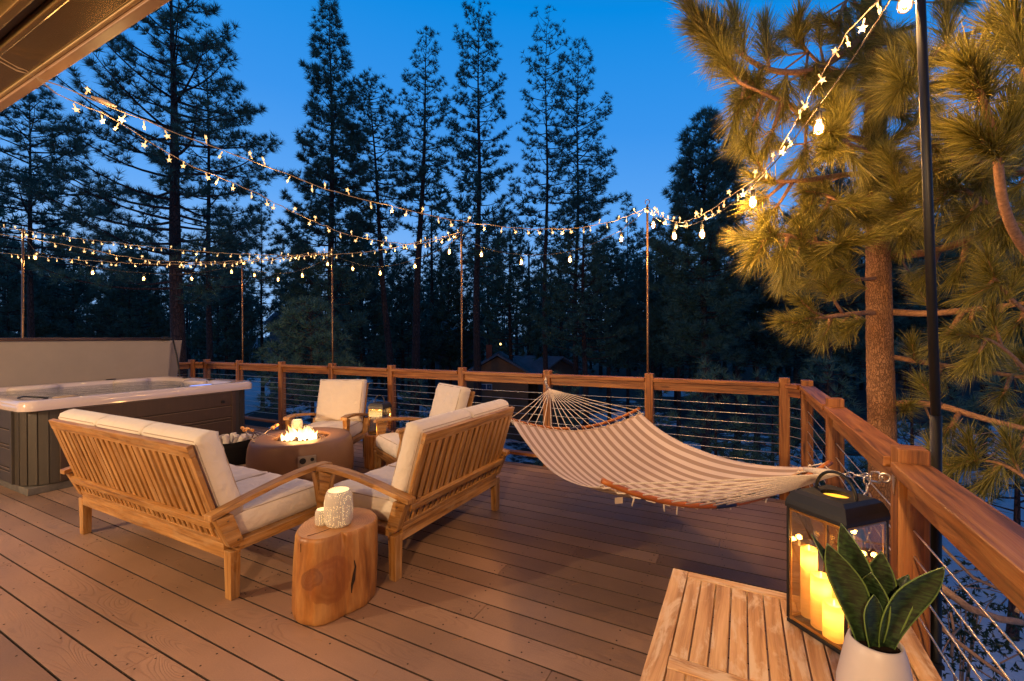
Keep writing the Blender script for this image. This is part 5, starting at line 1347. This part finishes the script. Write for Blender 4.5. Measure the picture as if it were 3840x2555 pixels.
# ---------------------------------------------------------------- the lit pine beside the deck
rng = np.random.RandomState(21); DT = 3.3
tb_ = at(2025, 781, DT); tgx, tgy = tb_.x, tb_.y
t = thing('pine_tree', 'near pine with rough orange lit trunk and long golden needles right of the deck', 'pine tree', (tgx, tgy, gz(tgx, tgy)))
o0 = Vector((tgx, tgy, gz(tgx, tgy)))
def prx(x, d_): return at(x, 781, d_)
tr_pts = []
for y, x in ((None, 0),): pass
def TP(px_, py_): return at(px_, py_, DT)-o0
P = [Vector((.02, -.02, -.2)), TP(2034, 1150), TP(2030, 980), TP(2025, 820), TP(2022, 640), TP(2020, 480), TP(2016, 330), TP(2012, 180), TP(2010, 0), TP(2008, -250), TP(2008, -600)]
mt_ = MB(); mt_.tube(P, [.12, .088, .084, .080, .076, .068, .060, .054, .046, .036, .015], 48)
# resample for bark relief
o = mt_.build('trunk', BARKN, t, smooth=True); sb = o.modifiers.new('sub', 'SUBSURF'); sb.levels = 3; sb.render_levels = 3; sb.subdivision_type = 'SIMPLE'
tx = bpy.data.textures.new('bark_relief', 'VORONOI'); tx.noise_scale = .03; tx.weight_1 = 1
dm = o.modifiers.new('relief', 'DISPLACE'); dm.texture = tx; dm.strength = .009; dm.mid_level = .4
BP = []; LM = MB(); NV = []; SCL = MB()
def brush(p, d_, L, nlen, n_, seedv=None, tilt=(.45, 1.15), w=.0034):
    """a twig tip clothed in long needles: p tip, d_ direction of growth"""
    d_ = np.array(d_.normalized()); k = int(n_*1.15)
    s_ = rng.rand(k, 1)**.8*L; base = np.array(p)-d_*s_
    R = nrm(rng.normal(size=(k, 3))); R -= d_*(R*d_).sum(1, keepdims=True); R = nrm(R)
    th = tilt[0]*.25+(tilt[1]-tilt[0]*.25)*rng.rand(k, 1)*(.35+.65*s_/L); D = d_*np.cos(th)+R*np.sin(th)
    Ln = nlen*(.8+.35*rng.rand(k, 1)); bend = np.array([0, 0, -1.])*.10*Ln+rng.normal(size=(k, 3))*.012
    S = nrm(np.cross(D, rng.normal(size=(k, 3))))*w/2; m1 = base+D*Ln*.55+bend*.25; tip = base+D*Ln+bend
    NV.append(np.stack([base-S, base+S, m1+S], 1)); NV.append(np.stack([base-S, m1+S, m1-S], 1)); NV.append(np.stack([m1-S, m1+S, tip], 1))
def bough(pts, r0, r1, tips=(), nlen=.17, n=260, L=.20, main=True):
    """pts: (px, py, depth) along the limb; tips: (px, py, depth) side shoots, each (fraction, end)"""
    W_ = [at(*p)-o0 for p in pts]
    C = []
    for i in range(len(W_)-1):
        p0 = W_[max(i-1, 0)]; p1 = W_[i]; p2 = W_[i+1]; p3 = W_[min(i+2, len(W_)-1)]
        for k in range(5):
            s_ = k/5; C.append(.5*((2*p1)+(p2-p0)*s_+(2*p0-5*p1+4*p2-p3)*s_*s_+(3*p1-p0-3*p2+p3)*s_**3))
    C.append(W_[-1]); nn_ = len(C); BP.extend(C[2:-1])
    LM.tube(C, [r0+(r1-r0)*i/(nn_-1) for i in range(nn_)], 10)
    if main: brush(C[-1], C[-1]-C[-3], L, nlen, n)
    for f, e in tips:
        a = C[int(f*(nn_-1))]; b = at(*e)-o0; mid = a.lerp(b, .5)+Vector((0, 0, -.02)); LM.tube([a, mid, b], [r1*1.3+.002, r1+.001, .004], 6); brush(b, b-mid, L*.9, nlen, int(n*.85))
# the long bottlebrush at the upper left
a_ = at(1700, 190, 2.5)-o0; b_ = at(1590, 15, 2.4)-o0; brush(b_, b_-a_, (b_-a_).length*1.0, .185, 900, tilt=(.6, 1.25)); LM.tube([at(1790, 230, 2.7)-o0, a_, b_], [.010, .008, .004], 8)
bough([(2012, 60, 3.3), (1900, 150, 3.1), (1790, 165, 2.9), (1700, 120, 2.7), (1640, 45, 2.5)], .026, .008, [(.55, (1760, 60, 2.9)), (.7, (1690, 30, 2.7)), (.8, (1600, 60, 2.45)), (.9, (1655, 130, 2.5)), (.45, (1800, 260, 2.9)), (.6, (1735, 200, 2.7))], .20, 420, .30)
bough([(2014, 130, 3.3), (1930, 170, 3.2), (1860, 120, 3.1), (1830, 60, 3.0)], .016, .006, [(.5, (1880, 60, 3.2)), (.7, (1850, 190, 3.0))], .15, 260, .2)
bough([(2014, 330, 3.3), (1900, 300, 3.1), (1800, 230, 2.9), (1740, 200, 2.7), (1710, 170, 2.6)], .024, .008, [(.5, (1760, 350, 2.8)), (.65, (1720, 330, 2.7)), (.75, (1700, 240, 2.6)), (.9, (1690, 290, 2.6)), (.35, (1850, 380, 2.9))], .17, 300, .22)
bough([(2016, 400, 3.3), (1950, 402, 3.1), (1860, 415, 2.9), (1780, 418, 2.75), (1735, 405, 2.7)], .022, .008, [(.75, (1725, 345, 2.7)), (.65, (1730, 470, 2.7)), (.6, (1765, 500, 2.7))], .14, 240, .18)
bough([(2014, 345, 3.3), (1985, 345, 2.9), (1940, 325, 2.5), (1905, 300, 2.25)], .018, .009, [(.6, (1915, 240, 2.35)), (.8, (1945, 255, 2.3)), (.7, (1900, 350, 2.3))], .15, 380, .18)
bough([(2018, 545, 3.3), (1950, 560, 3.1), (1880, 560, 2.95), (1800, 540, 2.8), (1745, 560, 2.7)], .022, .008, [(.5, (1860, 480, 2.85)), (.7, (1790, 600, 2.75)), (.8, (1760, 510, 2.7)), (.4, (1890, 610, 2.9)), (.9, (1730, 600, 2.65)), (.3, (1930, 500, 3.0)), (.6, (1840, 520, 2.8))], .17, 300, .22)
bough([(2020, 470, 3.3), (1960, 470, 3.1), (1900, 450, 2.9), (1850, 440, 2.8)], .016, .007, [(.6, (1880, 510, 2.9)), (.8, (1845, 500, 2.8))], .15, 260, .2)
bough([(2022, 720, 3.3), (1970, 722, 3.15), (1900, 730, 3.0), (1850, 735, 2.9)], .020, .008, [(.5, (1900, 650, 3.0)), (.7, (1840, 690, 2.9)), (.85, (1835, 765, 2.9)), (.6, (1895, 775, 3.0)), (.3, (1945, 770, 3.1)), (.9, (1800, 740, 2.85))], .155, 240, .19)
bough([(2024, 640, 3.3), (1970, 640, 3.1), (1915, 600, 3.0)], .014, .007, [(.7, (1925, 660, 3.0))], .15, 220, .18)
# limbs to the right
bough([(2040, 590, 3.3), (2140, 580, 3.1), (2250, 545, 2.9), (2340, 515, 2.7), (2420, 500, 2.6)], .030, .014, [(.3, (2130, 640, 3.0)), (.45, (2200, 640, 2.9)), (.6, (2270, 620, 2.8)), (.75, (2310, 560, 2.6))], .17, 260, .2)
bough([(2040, 718, 3.3), (2140, 722, 3.1), (2240, 712, 2.9), (2350, 700, 2.75), (2430, 690, 2.6)], .026, .012, [(.3, (2110, 660, 3.1)), (.5, (2230, 760, 2.9)), (.65, (2270, 820, 2.8)), (.8, (2330, 760, 2.7)), (.45, (2150, 800, 3.0))], .17, 240, .2)
bough([(2040, 930, 3.3), (2150, 932, 3.1), (2250, 960, 2.9), (2350, 985, 2.75), (2440, 1000, 2.7)], .026, .012, [(.4, (2170, 1000, 2.9)), (.3, (2120, 880, 3.1)), (.8, (2330, 1080, 2.7))], .16, 200, .19)
bough([(2040, 820, 3.3), (2130, 835, 3.2), (2230, 850, 3.1), (2350, 868, 3.0), (2430, 880, 2.9)], .020, .010, [(.2, (2100, 790, 3.2)), (.35, (2150, 880, 3.1)), (.6, (2260, 800, 3.0)), (.7, (2300, 920, 2.9)), (.9, (2350, 820, 2.9))], .16, 240, .19)
# big clusters close to the camera at the upper right
bough([(2420, 640, 2.3), (2350, 560, 2.1), (2310, 470, 1.95), (2290, 330, 1.8), (2250, 200, 1.7), (2228, 150, 1.65)], .022, .010, [(.55, (2330, 250, 1.75)), (.6, (2230, 300, 1.75))], .20, 620, .24)
bough([(2420, 330, 2.2), (2380, 250, 2.0), (2350, 120, 1.85), (2330, 20, 1.8)], .016, .008, [(.6, (2290, 60, 1.9)), (.5, (2390, 120, 1.9))], .19, 420, .24)
bough([(2400, 400, 2.8), (2300, 380, 2.6), (2200, 360, 2.45), (2130, 330, 2.35)], .016, .008, [(.6, (2180, 290, 2.4)), (.7, (2130, 400, 2.4)), (.4, (2250, 430, 2.5))], .18, 360, .22)
bough([(2300, 60, 2.7), (2200, 90, 2.55), (2110, 160, 2.45), (2065, 215, 2.4)], .014, .007, [(.6, (2100, 110, 2.45)), (.4, (2180, 30, 2.5)), (.8, (2060, 150, 2.4))], .18, 360, .22)
bough([(2400, 560, 2.7), (2320, 500, 2.6), (2240, 450, 2.5), (2150, 430, 2.45)], .014, .007, [(.6, (2200, 520, 2.5)), (.4, (2260, 560, 2.6)), (.9, (2120, 490, 2.45)), (.7, (2170, 380, 2.4))], .18, 320, .22)
bough([(2016, 480, 3.3), (2060, 500, 3.0), (2090, 460, 2.8), (2105, 400, 2.7)], .014, .007, [(.6, (2060, 420, 2.8)), (.5, (2120, 540, 2.8)), (.4, (2080, 560, 2.9)), (.7, (2040, 350, 2.8))], .16, 300, .2)
bough([(2014, 260, 3.3), (2050, 230, 3.1), (2075, 170, 2.9), (2060, 90, 2.85)], .014, .006, [(.6, (2030, 150, 2.9)), (.5, (1975, 220, 3.1)), (.8, (2020, 60, 3.0)), (.6, (1960, 130, 3.1))], .16, 240, .2)
bough([(2012, 0, 3.3), (1970, -20, 3.2), (1940, 20, 3.1), (1930, 70, 3.0)], .014, .006, [(.6, (1960, 60, 3.1)), (.9, (1890, 40, 3.0)), (.5, (2000, 30, 3.1))], .15, 220, .2)
bough([(2400, 900, 2.6), (2330, 820, 2.5), (2270, 780, 2.45), (2200, 770, 2.4)], .012, .006, [(.5, (2280, 700, 2.45)), (.7, (2230, 840, 2.45))], .17, 240, .2)
bough([(2420, 1150, 2.4), (2330, 1080, 2.5), (2250, 1060, 2.6), (2190, 1080, 2.6)], .012, .006, [(.5, (2260, 1120, 2.6)), (.7, (2230, 1010, 2.6)), (.3, (2320, 1010, 2.5))], .17, 220, .2)
bough([(2420, 760, 2.5), (2340, 700, 2.4), (2290, 640, 2.35), (2270, 590, 2.3)], .012, .006, [(.5, (2350, 620, 2.35)), (.7, (2240, 680, 2.35))], .17, 240, .2)
# foliage filling the crown between the main boughs
rk = random.Random(31)
def fill(x0, x1, y0, y1, n_, d0, d1, out):
    for i in range(n_):
        x, y = rk.uniform(x0, x1), rk.uniform(y0, y1); dd = rk.uniform(d0, d1)
        sx = x+out*rk.uniform(60, 130)*-1; e = (x, y, dd); s_ = (sx, y+rk.uniform(10, 60), dd+rk.uniform(.05, .25))
        b = at(*e)-o0; a = min(BP, key=lambda q: (q-b).length*(1+.8*max(0, (b-q).normalized().dot(Vector((-RT.x, -RT.y, 0))*-out)*-1))); b = a+(b-a)*min(1, .62/(b-a).length); mid = a.lerp(b, .5)+Vector((0, 0, -.03)); LM.tube([a, mid, b], [.008, .006, .004], 6); brush(b, b-mid, .2, rk.uniform(.14, .18), 230)
fill(1690, 1960, 160, 640, 36, 2.8, 3.6, -1)
fill(1975, 2085, 120, 560, 16, 2.6, 3.05, 1)
fill(1720, 1960, 0, 180, 9, 2.9, 3.7, -1)
fill(1960, 2100, 0, 560, 38, 2.9, 3.7, 1)
fill(2130, 2390, 0, 560, 40, 2.5, 3.6, 1)
fill(2090, 2380, 560, 1120, 14, 2.6, 4.2, 1)
fill(1800, 1960, 640, 800, 6, 3.0, 3.5, -1)
LM.build('limbs', TWIG, t, smooth=True)
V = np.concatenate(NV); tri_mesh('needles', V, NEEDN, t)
# bare lower branches over the snow
t = thing('fallen_branches', 'bare brown pine branches over the blue snow outside the near right railing', 'branches', (0, 0, 0))
m = MB(); rk = random.Random(8)
for pts, r in (([(2150, 1210, 3.0), (2220, 1260, 2.9), (2300, 1300, 2.8), (2400, 1330, 2.7)], .020), ([(2150, 1340, 2.7), (2230, 1400, 2.6), (2300, 1425, 2.6), (2400, 1440, 2.6)], .024), ([(2150, 1240, 3.3), (2240, 1330, 3.1), (2330, 1370, 3.0), (2400, 1400, 2.9)], .012), ([(2150, 1430, 2.8), (2200, 1475, 2.7), (2260, 1520, 2.6), (2330, 1570, 2.5)], .014), ([(2150, 1180, 3.4), (2230, 1210, 3.3), (2400, 1225, 3.2)], .022), ([(2400, 1320, 2.6), (2360, 1370, 2.6), (2340, 1410, 2.6)], .016), ([(2190, 1510, 3.0), (2196, 1450, 3.0), (2188, 1410, 3.0)], .010)):
    m.tube([at(*p) for p in pts], [r*(1-.4*i/len(pts)) for i in range(len(pts))], 8)
for i in range(46):
    x, y = rk.uniform(2160, 2420), rk.uniform(980, 1540); dd = rk.uniform(2.8, 4.5); a = at(x, y, dd); q = Vector((rk.uniform(-.5, .5), rk.uniform(-.5, .5), rk.uniform(-.15, .3))); m.tube([a, a+q*.5+Vector((0, 0, .03)), a+q], [.006, .004, .002], 5)
m.build('branch_tangle', TWIGG, t, smooth=True)['kind'] = 'stuff'
# small evergreen shrub in the snow
t = thing('shrub', 'small dark leafy shrub in the snow below the right railing', 'shrub', at(2210, 1440, 4.2)); rng = np.random.RandomState(4)
C = rng.normal(size=(260, 3))*[.22, .22, .3]; tri_mesh('foliage', tufts(C, rng.normal(size=(260, 3)), .05, 8, 1.5, .022, rng), needle_mat('shrub_leaf', (.02, .04, .02), (.04, .07, .03)), t)
m = MB(); [m.tube([(0, 0, -1.), (rk.uniform(-.15, .15), rk.uniform(-.15, .15), .2)], [.012, .004], 5) for _ in range(6)]; m.build('stems', TWIGG, t)
# fallen needles on the deck
m = MB(); rk = random.Random(12)
for i in range(90):
    x, y = rk.uniform(-5.5, .3), rk.uniform(.6, 4.4); a = rk.uniform(0, 6.28); L_ = rk.uniform(.03, .08); c = rk.uniform(-.01, .01)
    m.tube([(x, y, .0022), (x+L_*.5*math.cos(a)+c, y+L_*.5*math.sin(a)+c, .0035), (x+L_*math.cos(a), y+L_*math.sin(a), .0022)], .0009, 4)
o = m.build('fallen_needles', plain('dry_needle', (.42, .22, .09), .7)); tag(o, 'dry brown pine needles scattered over the deck boards', 'pine needles', None, 'stuff')
# ---------------------------------------------------------------- sky
W = bpy.data.worlds.new('World'); SC.world = W; W.use_nodes = True
nt = W.node_tree; bg = nt.nodes['Background']
g = tc(nt, 'Generated'); sp = N(nt, 'ShaderNodeSeparateXYZ'); nt.links.new(g, sp.inputs[0])
# towards the afterglow (over the hot tub) it is paler, overhead and behind the house it is night
dt = N(nt, 'ShaderNodeVectorMath', operation='DOT_PRODUCT'); nt.links.new(g, dt.inputs[0]); dt.inputs[1].default_value = (-.93, .37, 0)
h = mth(nt, 'SUBTRACT', sp.outputs[2], mth(nt, 'MULTIPLY', dt.outputs['Value'], .13))
c = ramp(nt, h, [(.0, (.30, .56, 1.)), (.16, (.13, .42, .98)), (.34, (.045, .32, .90)), (.52, (.002, .27, .82)), (.68, (.025, .18, .52)), (.88, (.04, .08, .24))])
d2 = N(nt, 'ShaderNodeVectorMath', operation='DOT_PRODUCT'); nt.links.new(g, d2.inputs[0]); d2.inputs[1].default_value = (-.459, .888, 0)
back = ramp(nt, mth(nt, 'MULTIPLY_ADD', d2.outputs['Value'], .5, .5), [(.25, (.5, .45, .5)), (.58, (1, 1, 1))])
c = mixc(nt, 1., c, back, 'MULTIPLY')
nt.links.new(c, bg.inputs['Color']); bg.inputs['Strength'].default_value = .95

SC.render.engine = 'CYCLES'
SC.view_settings.view_transform = 'Standard'; SC.view_settings.look = 'None'; SC.view_settings.exposure = 0; SC.view_settings.gamma = 1
SC.cycles.use_denoising = True; SC.cycles.max_bounces = 7; SC.cycles.diffuse_bounces = 3; SC.cycles.glossy_bounces = 3
SC.cycles.transparent_max_bounces = 16; SC.cycles.transmission_bounces = 4; SC.cycles.sample_clamp_indirect = 4; SC.cycles.caustics_reflective = False; SC.cycles.caustics_refractive = False
SC.cycles.use_light_tree = True
